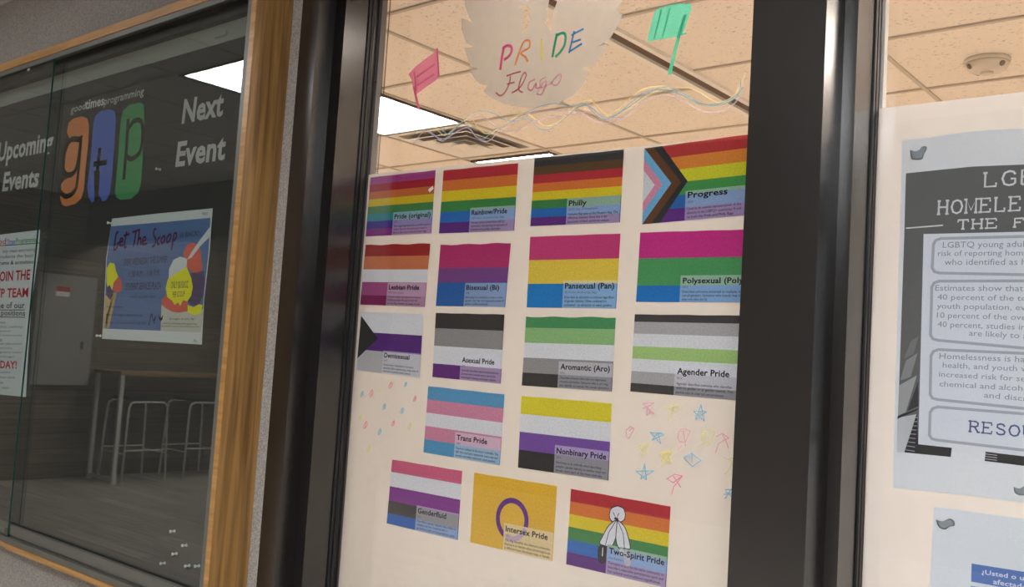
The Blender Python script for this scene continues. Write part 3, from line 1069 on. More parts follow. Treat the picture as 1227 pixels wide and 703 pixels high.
def backing(name, label, tl, tr, x_left, x_right, z_bot, curl, tone):
    a, c = at(*tl, YPAP), at(*tr, YPAP)
    n = 40
    me = bpy.data.meshes.new(name)
    v, fcs = [], []
    sl = (c.z - a.z) / (c.x - a.x)
    for i in range(n + 1):
        t = (i / n) ** 1.8
        x_ = x_left + (x_right - x_left) * t
        dy = 0.0
        if curl and x_ - x_left < 0.05:
            dy = 0.006 * (1 - (x_ - x_left) / 0.05) ** 2
        zt = a.z + sl * (x_ - a.x)
        v += [(x_, YPAP + dy, zt), (x_, YPAP + dy, z_bot)]
    for i in range(n):
        fcs.append((2 * i, 2 * i + 1, 2 * i + 3, 2 * i + 2))
    me.from_pydata(v, [], fcs)
    ca = me.color_attributes.new('ink', 'FLOAT_COLOR', 'CORNER')
    for d in ca.data:
        d.color = (*tone, 1)
    for p in me.polygons:
        p.use_smooth = True
    return tag(link(name, me, None, [MT['paper']]), label, 'paper')


backing('backing_paper', 'white paper sheet behind the rows of flag prints', (441, 209), (897, 161.8), at(440, 209, YPAP).x, -0.862, 0.76, True, (0.71, 0.655, 0.58))
backing('backing_paper', 'white paper sheet behind the grey facts poster', (1053, 130), (1227, 110), at(1053.5, 130, YPAP).x, 0.672, 0.76, False, (0.78, 0.73, 0.67))

# ------------------------------------------------------------------ flag prints
W = (222, 226, 232)
PW = (236, 238, 242)
RNB = [(190, 52, 62), (222, 122, 52), (226, 206, 38), (62, 138, 74), (42, 112, 196), (96, 46, 132)]
F = [
    ('pride', [(444, 212.5), (522, 203.8), (516.7, 279.4), (438.1, 283.3)], [(170, 66, 140), (178, 40, 54), (206, 110, 56), (218, 192, 36), (70, 136, 78), (44, 140, 152), (68, 48, 150), (132, 42, 132)], None,
     'Pride (original)', '1978', ['The original flag featured hot pink & turquoise', 'stripes. Dyes for hot pink became hard to', 'find, so the colors moved in later flags.'], 'eight-stripe Pride (original) flag print with a hot pink top stripe'),
    ('rainbow', [(531.5, 204.2), (621, 195.3), (616, 276.3), (525.9, 279.6)], RNB, None,
     'Rainbow/Pride', '1979 (the current six-stripe flag)', ['The most common symbol of the LGBTQ+', 'community, representing the spectrum of', 'sexuality and gender identities.'], 'six-stripe Rainbow/Pride flag print without any brown stripe'),
    ('philly', [(640.5, 189.9), (747.6, 179.2), (742.8, 266.4), (635.3, 270.9)], [(62, 62, 64), (98, 74, 48)] + RNB, None,
     'Philly', '2017, City of Philadelphia', ['Inclusive flag seen as the People\u2019s flag. The', 'difference between these two is the', 'placement of black and brown stripes.'], 'Philly flag print with black and brown stripes over a rainbow'),
    ('progress', [(772.4, 177.8), (902.5, 160.2), (898.2, 257.4), (769.5, 268.7)], [(190, 60, 62), (226, 140, 56), (214, 216, 46), (72, 156, 80), (42, 106, 182), (102, 50, 140)], None,
     'Progress', '2018', ['Used as an overall representation of the', 'diversity in the LGBTQ+ community. A nod', 'to both the Pride and Philly flags.'], 'Progress flag print with a chevron pointing right'),
    ('lesbian', [(438.1, 293.5), (515.6, 291.6), (508.7, 367.6), (431.5, 364.8)], [(166, 46, 46), (210, 122, 80), W, (166, 76, 134), (130, 36, 90)], [1, 1.15, 1.1, 1.15, .85],
     'Lesbian Pride', '2018 (five stripes)', ['Describes women with attraction to women.', 'Nonbinary people who use the term can', 'use this flag whatever its shade of pink.'], 'Lesbian Pride flag print with orange and plum stripes'),
    ('bisexual', [(527.8, 293.5), (612.1, 290.9), (605.2, 367.6), (522.2, 366.5)], [(188, 52, 112), (122, 72, 140), (40, 100, 176)], [2, 1.25, 2],
     'Bisexual (Bi)', '1998', ['Bisexuality is an attraction to two or more', 'genders, but may not necessarily include all', 'genders (unlike pansexual).'], 'Bisexual flag print of magenta, purple and blue bands'),
    ('pansexual', [(635.3, 283.6), (743.5, 279.6), (738.1, 369.4), (631, 368.2)], [(204, 62, 122), (232, 206, 70), (28, 130, 208)], None,
     'Pansexual (Pan)', '2010 (the three-stripe flag)', ['Describes an attraction to anyone regardless', 'of gender identity. Often confused for', 'polysexual - an attraction to many genders.'], 'Pansexual flag print of pink, yellow and blue bands'),
    ('polysexual', [(767.2, 278.4), (898.2, 274.7), (894.0, 362.2), (762, 361.6)], [(206, 48, 140), (76, 160, 96), (28, 122, 204)], [1.2, 1.25, 0.75],
     'Polysexual (Poly)', '2012', ['Describes someone attracted to multiple, but', 'not all genders. Someone who is poly may or', 'may not also be bi.'], 'Polysexual flag print of magenta, green and blue bands'),
    ('demisexual', [(433.1, 373.9), (507.2, 376.1), (503, 452.4), (427, 443.2)], [W, (92, 46, 130), (188, 190, 192)], [1.9, 1.7, 2],
     'Demisexual', '2010', ['Someone who is demisexual forms sexual', 'attraction after experiencing a deep sense of', 'emotional connection with a person.'], 'Demisexual flag print with a black triangle at its left'),
    ('asexual', [(522.2, 374.8), (604.5, 376.6), (599.9, 459.5), (518, 451.5)], [(58, 58, 58), (146, 146, 146), W, (104, 48, 128)], [.95, 1.1, 1.1, .85],
     'Asexual Pride', '2010', ['Asexuality describes a lack of sexual attraction.', 'Someone who is asexual may or may not be', 'interested in having a romantic relation.'], 'Asexual Pride flag print of black, grey, white and purple'),
    ('aromantic', [(630.3, 379.4), (737.9, 380.1), (733.1, 469), (625.1, 461.6)], [(70, 148, 92), (142, 192, 124), W, (152, 152, 152), (62, 62, 62)], [.8, 1.1, 1.1, 1.1, .95],
     'Aromantic (Aro)', '2014', ['Describes someone who does not experience', 'romantic attraction. Someone who is aro may', 'also identify as asexual. No sexual attraction.'], 'Aromantic flag print with two green stripes on top'),
    ('agender', [(760.6, 376.5), (891.5, 378.0), (887, 480.0), (755.1, 468.7)], [(66, 66, 66), (176, 176, 178), W, (166, 206, 124), W, (176, 176, 178), (66, 66, 66)], [.65, 1.05, 1.1, 1.1, 1.1, 1.05, .75],
     'Agender Pride', '2014', ['Agender describes someone who identifies', 'with no gender or as gender neutral. This', 'person may or may not use pronouns.'], 'Agender Pride flag print with one light green middle stripe'),
    ('trans', [(513.1, 462.4), (604.6, 472.4), (598.8, 557.3), (507.3, 541.7)], [(86, 158, 204), (214, 138, 168), W, (214, 138, 168), (86, 158, 204)], None,
     'Trans Pride', '1999', ['Used as a default of the trans* umbrella. The', 'light blue and pink represents trans men and', 'women, and white represents other genders.'], 'Trans Pride flag print of light blue, pink and white'),
    ('nonbinary', [(624.8, 474.1), (733.1, 483.1), (729, 575.5), (620.6, 559.9)], [(226, 214, 46), W, (122, 82, 168), (60, 60, 60)], None,
     'Nonbinary Pride', '2014', ['Nonbinary is an umbrella word describing', 'people\u2019s gender identity as neither male nor', 'female, and a part of the trans umbrella.'], 'Nonbinary Pride flag print of yellow, white, purple and black'),
    ('genderfluid', [(469.9, 550.2), (554, 564.1), (548.4, 646.8), (463.3, 626.7)], [(214, 100, 136), W, (132, 44, 146), (58, 58, 58), (32, 98, 188)], [.95, 1.1, 1.1, .95, .8],
     'Genderfluid', '2012', ['Describes a gender identity that is fluid or', 'changing over time. Someone who is', 'genderfluid might not always feel the same.'], 'Genderfluid flag print at the bottom left of the paper'),
    ('intersex', [(568.2, 566), (667.5, 582.1), (661.8, 672.1), (563.2, 649.4)], [(232, 186, 52)], None,
     'Intersex Pride', '2013', ['This flag identifies the intersex community.', 'Intersex is an identity where the biological sex', 'is different from the binary male or female.'], 'Intersex Pride flag print, yellow with a purple ring'),
    ('twospirit', [(684.2, 585.3), (803.6, 606.5), (797.9, 703.6), (678.3, 675.7)], RNB, None,
     'Two-Spirit Pride', 'two feathers', ['Two-spirit is used by the native community to', 'describe a masculine and feminine spirit and', 'has cultural and traditional significance.'], 'Two-Spirit Pride flag print with two feathers over a rainbow'),
]
PXF, PYF = 0.415, 0.625     # where the pale caption panel starts


def soft(c):        # laser-printer colours are a little dull
    m_ = sum(c) / 3
    return tuple(0.90 * q + 0.06 * m_ + 6 for q in c)


def mixc(c, k=0.58):
    return tuple(a * (1 - k) + e * k for a, e in zip(c, (226, 226, 236)))


for key, cor, stripes, hts, title, sub, body, lab in F:
    C = [Vector(xz(u, v, YPR)) for u, v in cor]

    def bi(s_, t_, C=C):
        return (C[0] * (1 - s_) + C[1] * s_) * (1 - t_) + (C[3] * (1 - s_) + C[2] * s_) * t_
    hts = hts or [1] * len(stripes)
    tot = sum(hts)
    edges = [0.0]
    for h in hts:
        edges.append(edges[-1] + h / tot)
    f = Flat(YPR)
    for i, c in enumerate(stripes):
        t0, t1 = edges[i], edges[i + 1]
        N = 12
        top = [bi(k / N, t0) for k in range(N + 1)]
        if i == 0:     # hand-cut top edge
            top = [p + Vector((0, 0.0013 * math.sin(k * 1.3 + len(key)) * (1 if key in ('lesbian', 'aromantic', 'bisexual') else 0.3))) for k, p in enumerate(top)]
        f.poly(top + [bi(1, t1), bi(0, t1)], soft(c))
    root = f.build('flag_print', MT['print'])
    tag(root, lab, 'flag print', 'flag prints on the window')
    if key == 'progress':
        f = Flat(YPR - 0.0003)
        tip = 0.43
        for (a0, a1, c) in ((0.175, tip, (64, 64, 66)), (0.09, 0.37, (108, 74, 52)), (-0.0, 0.275, (122, 186, 226)), (-0.08, 0.19, (226, 150, 176)), (-0.16, 0.115, (218, 226, 226))):
            # a triangle or clipped arrow: its point at a1, its edges reach the top edge at a0
            if a0 > 0:
                pts = [bi(0, 0), bi(a0, 0), bi(a1, 0.5), bi(a0, 1), bi(0, 1)]
            else:
                sl = 0.5 / (a1 - a0)
                tt = -a0 * sl
                pts = [bi(0, tt), bi(a1, 0.5), bi(0, 1 - tt)]
            f.poly(pts, c, -0.00005 * (1 + len(f.f)))
        f.build('chevron', MT['print'], root)
    if key == 'demisexual':
        f = Flat(YPR - 0.0003)
        f.poly([bi(0.0, 0.06), bi(0.31, 0.43), bi(0.0, 0.80)], (60, 60, 58))
        f.build('black_triangle', MT['print'], root)
    # caption panel
    f = Flat(YPR - 0.0005)
    for i, c in enumerate(stripes):
        t0, t1 = max(edges[i], PYF), edges[i + 1]
        if t1 > t0:
            f.poly([bi(PXF, t0), bi(0.995, t0), bi(0.995, t1), bi(PXF, t1)], mixc(c))
    if key == 'intersex':
        f2 = Flat(YPR - 0.0003)
        n = 36
        ca, cb, ro, ri = 0.505, 0.56, 0.30, 0.225
        for k in range(n):
            a0, a1 = 2 * math.pi * k / n, 2 * math.pi * (k + 1) / n
            f2.poly([bi(ca + r_ * math.cos(q) * 0.66, cb + r_ * math.sin(q)) for r_, q in ((ro, a0), (ro, a1), (ri, a1), (ri, a0))], (100, 46, 138))
        f2.build('purple_ring', MT['print'], root)
        for k in range(n):      # the ring shows pale under the caption
            a0, a1 = 2 * math.pi * k / n, 2 * math.pi * (k + 1) / n
            q = [(ca + r_ * math.cos(q_) * 0.66, cb + r_ * math.sin(q_)) for r_, q_ in ((ro, a0), (ro, a1), (ri, a1), (ri, a0))]
            if all(p[0] > PXF and p[1] > PYF for p in q):
                f.poly([bi(*p) for p in q], (196, 176, 198), -0.00015)
    if key == 'twospirit':
        f2 = Flat(YPR - 0.0003)
        OUT = (45, 42, 50)
        Wf = (226, 228, 236)

        def tp(pts):        # crop coordinates of the flag -> sheet coordinates
            return [Vector(xz(640 + a / 4.908, 560 + c / 4.908, YPR)) for a, c in pts]

        def blob(pts, c, dy):
            q = [Vector(p) for p in spline(pts + pts[:1], 5)]
            f2.poly(tp(q), c, dy)
            f2.stroke(tp(q), 0.0022, OUT, dy - 0.00003)
        blob([(402, 445), (430, 470), (432, 520), (405, 562), (382, 545), (378, 480)], (58, 56, 58), -0.00003)
        blob([(490, 225), (525, 240), (537, 280), (525, 312), (490, 322), (455, 312), (443, 278), (455, 240)], Wf, -0.00006)
        blob([(484, 305), (440, 340), (405, 400), (387, 445), (425, 462), (452, 470), (478, 420), (492, 350)], Wf, -0.00012)
        blob([(490, 305), (530, 345), (552, 400), (566, 475), (535, 475), (500, 475), (482, 420), (486, 350)], Wf, -0.00018)
        f2.stroke(tp([(484, 310), (440, 380), (420, 455)]), 0.0018, OUT, -0.00026)
        f2.stroke(tp([(492, 310), (525, 390), (532, 475)]), 0.0018, OUT, -0.00026)
        f2.stroke(tp([(405, 470), (402, 520)]), 0.0022, Wf, -0.00026)
        f2.stroke(tp([(465, 262), (484, 300), (500, 268)]), 0.0020, OUT, -0.00026)
        f2.stroke(tp([(472, 298), (496, 302)]), 0.0040, OUT, -0.0003)
        f2.build('feather_emblem', MT['print'], root)
        q = spline([(540, 475), (566, 500), (570, 560), (548, 590), (530, 550), (530, 500)], 4)
        f.poly(tp(q), (190, 190, 202), -0.00015)
        q = spline([(500, 480), (525, 478), (530, 515), (510, 525)], 4)
        f.poly(tp(q), (205, 210, 214), -0.00016)
    pan = f.build('caption_panel', MT['print'], root)
    # lettering
    f = Flat(YPR - 0.0009)

    def tline(s_, x0, x1, yb, h, c, bold, f=f, bi=bi):
        o = bi(x0, yb)
        f.text(s_, o, bi(x1, yb) - o, bi(x0, yb - h) - o, c, bold)
    wd = min(0.975, PXF + 0.03 + len(title) * 0.0350)
    if key == 'progress':
        wd = 0.80
    if key == 'philly':
        wd = 0.635
    if key == 'polysexual':
        wd = 0.992
    if key == 'demisexual':
        wd = 0.83
    tb = 0.735 if key != 'progress' else 0.715
    tline(title, PXF + 0.022, wd, tb, 0.078, (28, 26, 30), 0.023)
    tline(sub, PXF + 0.022, PXF + 0.022 + 0.0125 * len(sub), tb + 0.065, 0.030, (92, 90, 98), 0.0)
    for k, bl in enumerate(body):
        tline(bl, PXF + 0.022, min(0.975, PXF + 0.022 + 0.0122 * len(bl)), 0.868 + k * 0.053, 0.033, (52, 50, 58), 0.008)
    f.build('caption_lettering', MT['vinyl'], pan)

# bright scrap of tape on the first print and a scratch on the paper
f = Flat(YPR - 0.0012)
f.px([(513, 227), (518.5, 222.5), (519.5, 226), (514.5, 230.5)], (240, 240, 240))
tag(f.build('tape_scrap', MT['vinyl']), 'tiny shiny tape scrap on the Pride (original) print', 'tape')

# ------------------------------------------------------------------ posters on the second window
YP3 = YPR
fp = empty('facts_poster', at(1081, 584, YP3))
tag(fp, 'grey Homelessness The Facts poster on the right-hand window paper', 'poster')


def q4(pts, ox=1040.0, oy=120.0, s_=4.396):
    return [(ox + a / s_, oy + c / s_) for a, c in pts]


f = Flat(YP3)
f.px([(1081, 168.2), (1105, 166), (1130, 162), (1155, 158.3), (1190, 155.5), (1227, 153.7), (1400, 134), (1412, 640), (1227, 602), (1150, 592.5), (1069.8, 584)], (226, 232, 238))
f.build('sheet', MT['poster'], fp)
f = Flat(YP3 - 0.0004)
GRY = (112, 114, 114)
f.px([(1085.5, 207.6), (1130, 203), (1165, 199.5), (1227, 197), (1385, 182), (1396, 345), (1227, 279.0), (1106.7, 281.0), (1083.5, 281)], GRY)
f.px([(1083.5, 281), (1106.7, 281), (1100.3, 533), (1074.6, 541.5)], GRY)
f.px([(1100.0, 532), (1140.5, 536.2), (1139.3, 547.3), (1083.7, 541.8)], (62, 64, 66))
f.px([(1181, 540.5), (1400, 566), (1400, 580), (1179.8, 552)], (62, 64, 66))
f.build('grey_picture', MT['poster'], fp)
f = Flat(YP3 - 0.0007)
PB = [(1040, 400)]


def q6(pts):
    return q4(pts, 1040.0, 400.0)


f.px(q6([(152, 622), (160, 440), (255, 422), (195, 622)]), (205, 210, 214))
f.px(q6([(160, 430), (165, 270), (258, 218), (200, 410)]), (172, 175, 176))
f.px(q6([(170, 245), (200, 140), (262, 100), (225, 225)]), (150, 152, 153), -0.0001)
f.px(q6([(190, 130), (225, 40), (268, 10), (240, 105)]), (132, 134, 135), -0.0001)
f.px(q6([(155, 447), (262, 400), (264, 392), (157, 432)]), (55, 57, 60), -0.0002)
f.px(q6([(192, 622), (258, 420), (265, 580), (250, 625)]), (60, 62, 70), -0.0002)
for k in range(9):
    t = k / 9
    f.pxstroke(q6([(200 + 50 * t, 610 - 190 * t), (246 + 18 * t, 617 - 200 * t)]), 0.7, (190, 194, 200), False, -0.0003)
f.px(q6([(208, 405), (264, 250), (266, 380)]), (70, 72, 78), -0.0002)
for k in range(4):
    f.pxstroke(q6([(618, 618 + 13 * k), (680, 626 + 13 * k)]), 0.8, (190, 192, 196), False, -0.0003)
f.build('building_picture', MT['poster'], fp)
f = Flat(YP3 - 0.0007)
f.px([(1106.7, 280.3), (1227, 277.5), (1380, 274), (1388, 573), (1227, 546.5), (1140.5, 536.3), (1100.3, 532)], (226, 232, 240))
f.build('white_panel', MT['poster'], fp)
f = Flat(YP3 - 0.0010)
BOXC = (178, 184, 194)
LL = (1125.5, 281, 334)


def rbox(x0t, yt, x0b, yb, ytr, ybr):
    """open-sided rounded box running off to the right"""
    r_ = 6
    pts = [(1380, ytr), (x0t + 9, yt), (x0t + 3, yt + 2.0), (x0t, yt + r_ + 1), (x0b, yb - r_), (x0b + 3, yb - 1.5), (x0b + 9, yb), (1380, ybr)]
    f.pxstroke(pts, 3.4, BOXC, False)


rbox(1118.5, 285.6, 1117, 327, 279.5, 332)
rbox(1116.5, 336.7, 1115, 407.5, 336, 431)
rbox(1115.6, 418.7, 1114.5, 478.5, 430, 505)
rbox(1114.5, 487.3, 1113.6, 527.0, 508, 557)
f.build('rounded_boxes', MT['poster'], fp)
f = Flat(YP3 - 0.0012)
SL = (236, 240, 242)


def slab(f, s_, bl, br, tl, col, wpx, dy=0.0):
    """slab-serif capitals drawn as strokes, spread evenly from bl to br"""
    G_ = {
        'L': ([[(0.15, 1), (0.15, 0), (0.85, 0), (0.85, 0.25)]], [(0.15, 1)]),
        'G': ([[(0.88, 0.75), (0.75, 0.95), (0.5, 1), (0.22, 0.9), (0.08, 0.5), (0.22, 0.1), (0.5, 0), (0.75, 0.04), (0.88, 0.15), (0.88, 0.45), (0.6, 0.45)]], []),
        'B': ([[(0.12, 0), (0.12, 1), (0.6, 1), (0.8, 0.87), (0.78, 0.62), (0.6, 0.53), (0.12, 0.53)], [(0.6, 0.53), (0.85, 0.42), (0.87, 0.15), (0.65, 0), (0.12, 0)]], []),
        'T': ([[(0.08, 0.75), (0.08, 1), (0.92, 1), (0.92, 0.75)], [(0.5, 1), (0.5, 0)]], [(0.5, 0)]),
        'Q': ([[(0.5, 1), (0.2, 0.88), (0.06, 0.5), (0.2, 0.12), (0.5, 0), (0.8, 0.12), (0.94, 0.5), (0.8, 0.88), (0.5, 1)], [(0.55, 0.2), (0.9, -0.12)]], []),
        'H': ([[(0.15, 0), (0.15, 1)], [(0.85, 0), (0.85, 1)], [(0.15, 0.52), (0.85, 0.52)]], [(0.15, 0), (0.15, 1), (0.85, 0), (0.85, 1)]),
        'O': ([[(0.5, 1), (0.2, 0.88), (0.06, 0.5), (0.2, 0.12), (0.5, 0), (0.8, 0.12), (0.94, 0.5), (0.8, 0.88), (0.5, 1)]], []),
        'M': ([[(0.1, 0), (0.1, 1), (0.5, 0.2), (0.9, 1), (0.9, 0)]], [(0.1, 0), (0.9, 0), (0.05, 1), (0.95, 1)]),
        'E': ([[(0.88, 0.25), (0.88, 0), (0.15, 0), (0.15, 1), (0.85, 1), (0.85, 0.75)], [(0.15, 0.53), (0.65, 0.53)]], [(0.1, 0), (0.1, 1)]),
        'S': ([[(0.82, 0.78), (0.7, 0.96), (0.45, 1), (0.2, 0.9), (0.18, 0.66), (0.4, 0.54), (0.7, 0.46), (0.86, 0.3), (0.78, 0.07), (0.5, 0), (0.25, 0.04), (0.14, 0.22)]], []),
        'N': ([[(0.14, 0), (0.14, 1), (0.86, 0), (0.86, 1)]], [(0.14, 0), (0.86, 1), (0.1, 1)]),
        'F': ([[(0.15, 0), (0.15, 1), (0.85, 1), (0.85, 0.75)], [(0.15, 0.53), (0.65, 0.53)]], [(0.15, 0)]),
        'A': ([[(0.1, 0), (0.5, 1), (0.9, 0)], [(0.25, 0.36), (0.75, 0.36)]], [(0.1, 0), (0.9, 0)]),
        'C': ([[(0.88, 0.72), (0.75, 0.95), (0.5, 1), (0.2, 0.88), (0.08, 0.5), (0.2, 0.12), (0.5, 0), (0.78, 0.06), (0.9, 0.25)]], []),
        'R': ([[(0.14, 0), (0.14, 1), (0.6, 1), (0.82, 0.88), (0.8, 0.6), (0.6, 0.5), (0.14, 0.5)], [(0.52, 0.5), (0.85, 0)]], [(0.14, 0), (0.88, 0), (0.1, 1)]),
        'U': ([[(0.14, 1), (0.14, 0.3), (0.3, 0.04), (0.5, 0), (0.7, 0.04), (0.86, 0.3), (0.86, 1)]], [(0.14, 1), (0.86, 1)]),
    }
    o, r_, t_ = (Vector(xz(*p, f.Y)) for p in (bl, br, tl))
    n = len(s_)
    xv, yv = (r_ - o) / n, t_ - o
    wd = wpx
    for i, ch_ in enumerate(s_):
        if ch_ not in G_:
            continue
        st, sf = G_[ch_]
        for line in st:
            f.stroke([o + xv * (i + 0.06 + p[0] * 0.86) + yv * p[1] for p in line], wd, col, dy)
        for p in sf:
            f.stroke([o + xv * (i + 0.06 + (p[0] + s2) * 0.86) + yv * p[1] for s2 in (-0.14, 0.14)], wd, col, dy)


slab(f, 'LGBTQ', (1176, 224.0), (1291, 216.0), (1176.7, 207.5), SL, 0.0038)
slab(f, 'HOMELESSNESS', (1121.5, 256.7), (1341, 246), (1122.3, 241), SL, 0.0036)
slab(f, 'THE', (1145.5, 274.5), (1197, 272.7), (1146, 263.7), SL, 0.0030)
slab(f, 'FACTS', (1212.5, 272.0), (1300, 268.5), (1213, 261.8), SL, 0.0030)
f.pxstroke([(1085.5, 273.3), (1130, 269.8)], 1.7, SL, False)
slab(f, 'RESOURCES', (1159.5, 516.5), (1310, 532), (1160.2, 504), (92, 104, 150), 0.0030)
f.build('slab_lettering', MT['poster'], fp)
f = Flat(YP3 - 0.0012)
LT = (150, 156, 168)


def fl(s_, x0, x1, yb, h, yb2=None):
    f.pxtext(s_, (x0, yb), (x1, yb if yb2 is None else yb2), (x0 + 0.4, yb - h), LT, 0.0)


fl('LGBTQ young adults have a 120% higher', 1129.5, 1352, 296.7, 7.2, 294)
fl('risk of reporting homelessness compared to youth', 1123.7, 1385, 306.5, 6.6, 305)
fl('who identified as heterosexual and cisgender', 1131.5, 1385, 317.3, 7.4, 317)
fl('Estimates show that LGBTQ youth make up to', 1120.5, 1390, 348.0, 7.0, 350)
fl('40 percent of the total unaccompanied homeless', 1123, 1405, 358.7, 6.6, 363)
fl('youth population, even though they make up 5 to', 1122.5, 1400, 369.4, 6.6, 375)
fl('10 percent of the overall youth population. Of these', 1122.5, 1408, 380.5, 6.8, 388)
fl('40 percent, studies indicate that as many as 60 percent', 1123.3, 1420, 391.3, 6.8, 402)
fl('are likely to attempt suicide.', 1161, 1313, 402.0, 7.0, 410)
fl('Homelessness is harmful to mental and physical', 1125.5, 1400, 429.5, 7.0, 441)
fl('health, and youth who are homeless are at', 1129.5, 1370, 440.0, 6.6, 452)
fl('increased risk for sexual abuse and exploitation,', 1125, 1392, 451.0, 6.6, 466)
fl('chemical and alcohol dependency, social stigma', 1125.5, 1400, 462.5, 6.6, 478)
fl('and discrimination.', 1179, 1290, 476.0, 6.8, 486)
f.build('body_lettering', MT['poster'], fp)

sp = empty('spanish_flyer', at(1119, 703, YP3))
tag(sp, 'pale flyer with a blue Spanish question box at the bottom right', 'poster')
f = Flat(YP3)
f.px([(1119.2, 606.8), (1227, 621.2), (1360, 640), (1352, 830), (1108, 800)], (222, 230, 238))
f.build('sheet', MT['poster'], sp)
f = Flat(YP3 - 0.0004)
f.px([(1164.2, 674.8), (1227, 684.8), (1345, 704), (1343, 728), (1227, 708), (1163.6, 696.5)], (100, 132, 194))
f.px([(1163.4, 701.5), (1227, 713), (1343, 733), (1340, 780), (1160, 752)], (120, 150, 205))
f.build('blue_box', MT['poster'], sp)
f = Flat(YP3 - 0.0008)
f.pxtext('\u00bfUsted o un ser querido ha sido', (1176.2, 687.3), (1338, 712.3), (1176.4, 681.8), (232, 236, 244), 0.016)
f.pxtext('afectado por la violencia?', (1190.0, 699.2), (1318, 720.5), (1190.2, 693.2), (232, 236, 244), 0.016)
f.build('white_lettering', MT['poster'], sp)

# putty showing on the posters' corners


def putty(pts, lab):
    q = spline(pts + pts[:1], 4)
    P = [Vector(xz(u, v, YP3 - 0.0012)) for u, v in q]
    b_ = MB()
    a_ = [b_.bm.verts.new((p.x, YP3 - 0.0014, p.y)) for p in P[:-1]]
    c0 = sum((p for p in P[:-1]), Vector((0, 0))) / (len(P) - 1)
    i_ = [b_.bm.verts.new((c0.x + (p.x - c0.x) * 0.7, YP3 - 0.0022, c0.y + (p.y - c0.y) * 0.7)) for p in P[:-1]]
    n_ = len(a_)
    b_.bm.faces.new(i_)
    b_.bm.faces.new(a_[::-1])
    for k_ in range(n_):
        b_.bm.faces.new((a_[k_], a_[(k_ + 1) % n_], i_[(k_ + 1) % n_], i_[k_]))
    return tag(b_.build('putty_dab', MT['putty'], None, True), lab, 'putty', 'putty on the posters')


putty(q4([(222, 262), (245, 270), (270, 262), (285, 245), (308, 244), (308, 262), (296, 282), (285, 310), (250, 314), (228, 306)]), 'grey putty dab on the top corner of the facts poster')
putty([(1121.5, 622.0), (1129, 624.5), (1138, 621.0), (1143.5, 624.5), (1143.5, 629.5), (1138, 630.5), (1132, 634), (1124.5, 630.5)], 'grey putty dab on the corner of the Spanish flyer')
putty([(1214.5, 583.0), (1222, 585), (1230, 581), (1235, 585), (1232, 592), (1222, 593), (1216, 590)], 'grey putty dab at the bottom edge of the facts poster')

# ------------------------------------------------------------------ drawings on the window glass
YM = YG - 0.0006


def c3(pts, ox, oy, s_):
    return [(ox + a / s_, oy + c / s_) for a, c in pts]


# round frosted decal with torn-looking edge
f = Flat(YM - 0.0001 + 0.0)
dec = c3([(85, -60), (95, 40), (120, 110), (150, 155), (110, 130), (70, 120), (70, 190), (85, 230), (100, 275), (150, 305), (90, 310), (110, 380), (130, 430), (180, 445), (125, 460), (150, 500), (190, 545), (240, 548), (212, 590),
          (270, 640), (350, 675), (440, 693), (520, 697), (610, 690), (700, 665), (790, 620), (850, 560), (905, 465), (855, 440), (930, 420), (985, 360), (1018, 285), (955, 298), (1000, 270), (1040, 240), (1065, 195), (1100, 140),
          (1110, 95), (1070, 60), (1110, 20), (1118, -60)], 540, 0, 5.41)
hole1 = c3([(445, 40), (470, 80), (465, 150), (470, 230), (490, 200), (515, 130), (515, 60), (490, 30)], 540, 0, 5.41)
hole2 = c3([(625, 60), (632, 110), (612, 150), (645, 205), (660, 180), (665, 110), (668, 70), (690, 10), (655, -20), (640, 0)], 540, 0, 5.41)
# fill the outline around its two cut-outs
bmd = bmesh.new()
es = []
for loop in (dec, hole1, hole2):
    vs = [bmd.verts.new(at(u, v, YM)) for u, v in loop]
    for i in range(len(vs)):
        es.append(bmd.edges.new((vs[i], vs[(i + 1) % len(vs)])))
bmesh.ops.triangle_fill(bmd, use_beauty=True, use_dissolve=False, edges=es, normal=(0, -1, 0))
med = bpy.data.meshes.new('window_decal')
bmd.to_mesh(med)
bmd.free()
ca = med.color_attributes.new('ink', 'FLOAT_COLOR', 'CORNER')
for d in ca.data:
    d.color = (0.43, 0.405, 0.365, 1)
tag(link('window_decal', med, None, [MT['frost']]), 'round frosted decal with jagged edges behind the word PRIDE', 'decal')

YK = YM - 0.0005
PINK, ORG, YLW, GRN, BLU = (226, 84, 140), (240, 150, 104), (240, 234, 130), (30, 170, 130), (40, 134, 196)


def mark(name, lab, strokes, cat, wpx, mat='chalk', grp=None, smooth=True):
    f_ = Flat(YK)
    for i_, st in enumerate(strokes):
        pts, c = st[0], st[1]
        f_.pxstroke(pts, st[2] if len(st) > 2 else wpx, c, smooth if len(pts) > 3 else False, -0.00004 * i_)
    return tag(f_.build(name, MT[mat]), lab, cat, grp)


def k3(p):
    return c3(p, 540, 0, 5.41)


wl = empty('marker_title', at(650, 115, YK))
tag(wl, 'hand-drawn marker words PRIDE Flags in five colors on the round decal', 'lettering')


def letter(name, strokes, wpx):
    f_ = Flat(YK)
    for i_, (pts, c) in enumerate(strokes):
        f_.pxstroke(k3(pts), wpx, c, len(pts) > 3, -0.00004 * i_)
    return f_.build(name, MT['chalk'], wl)


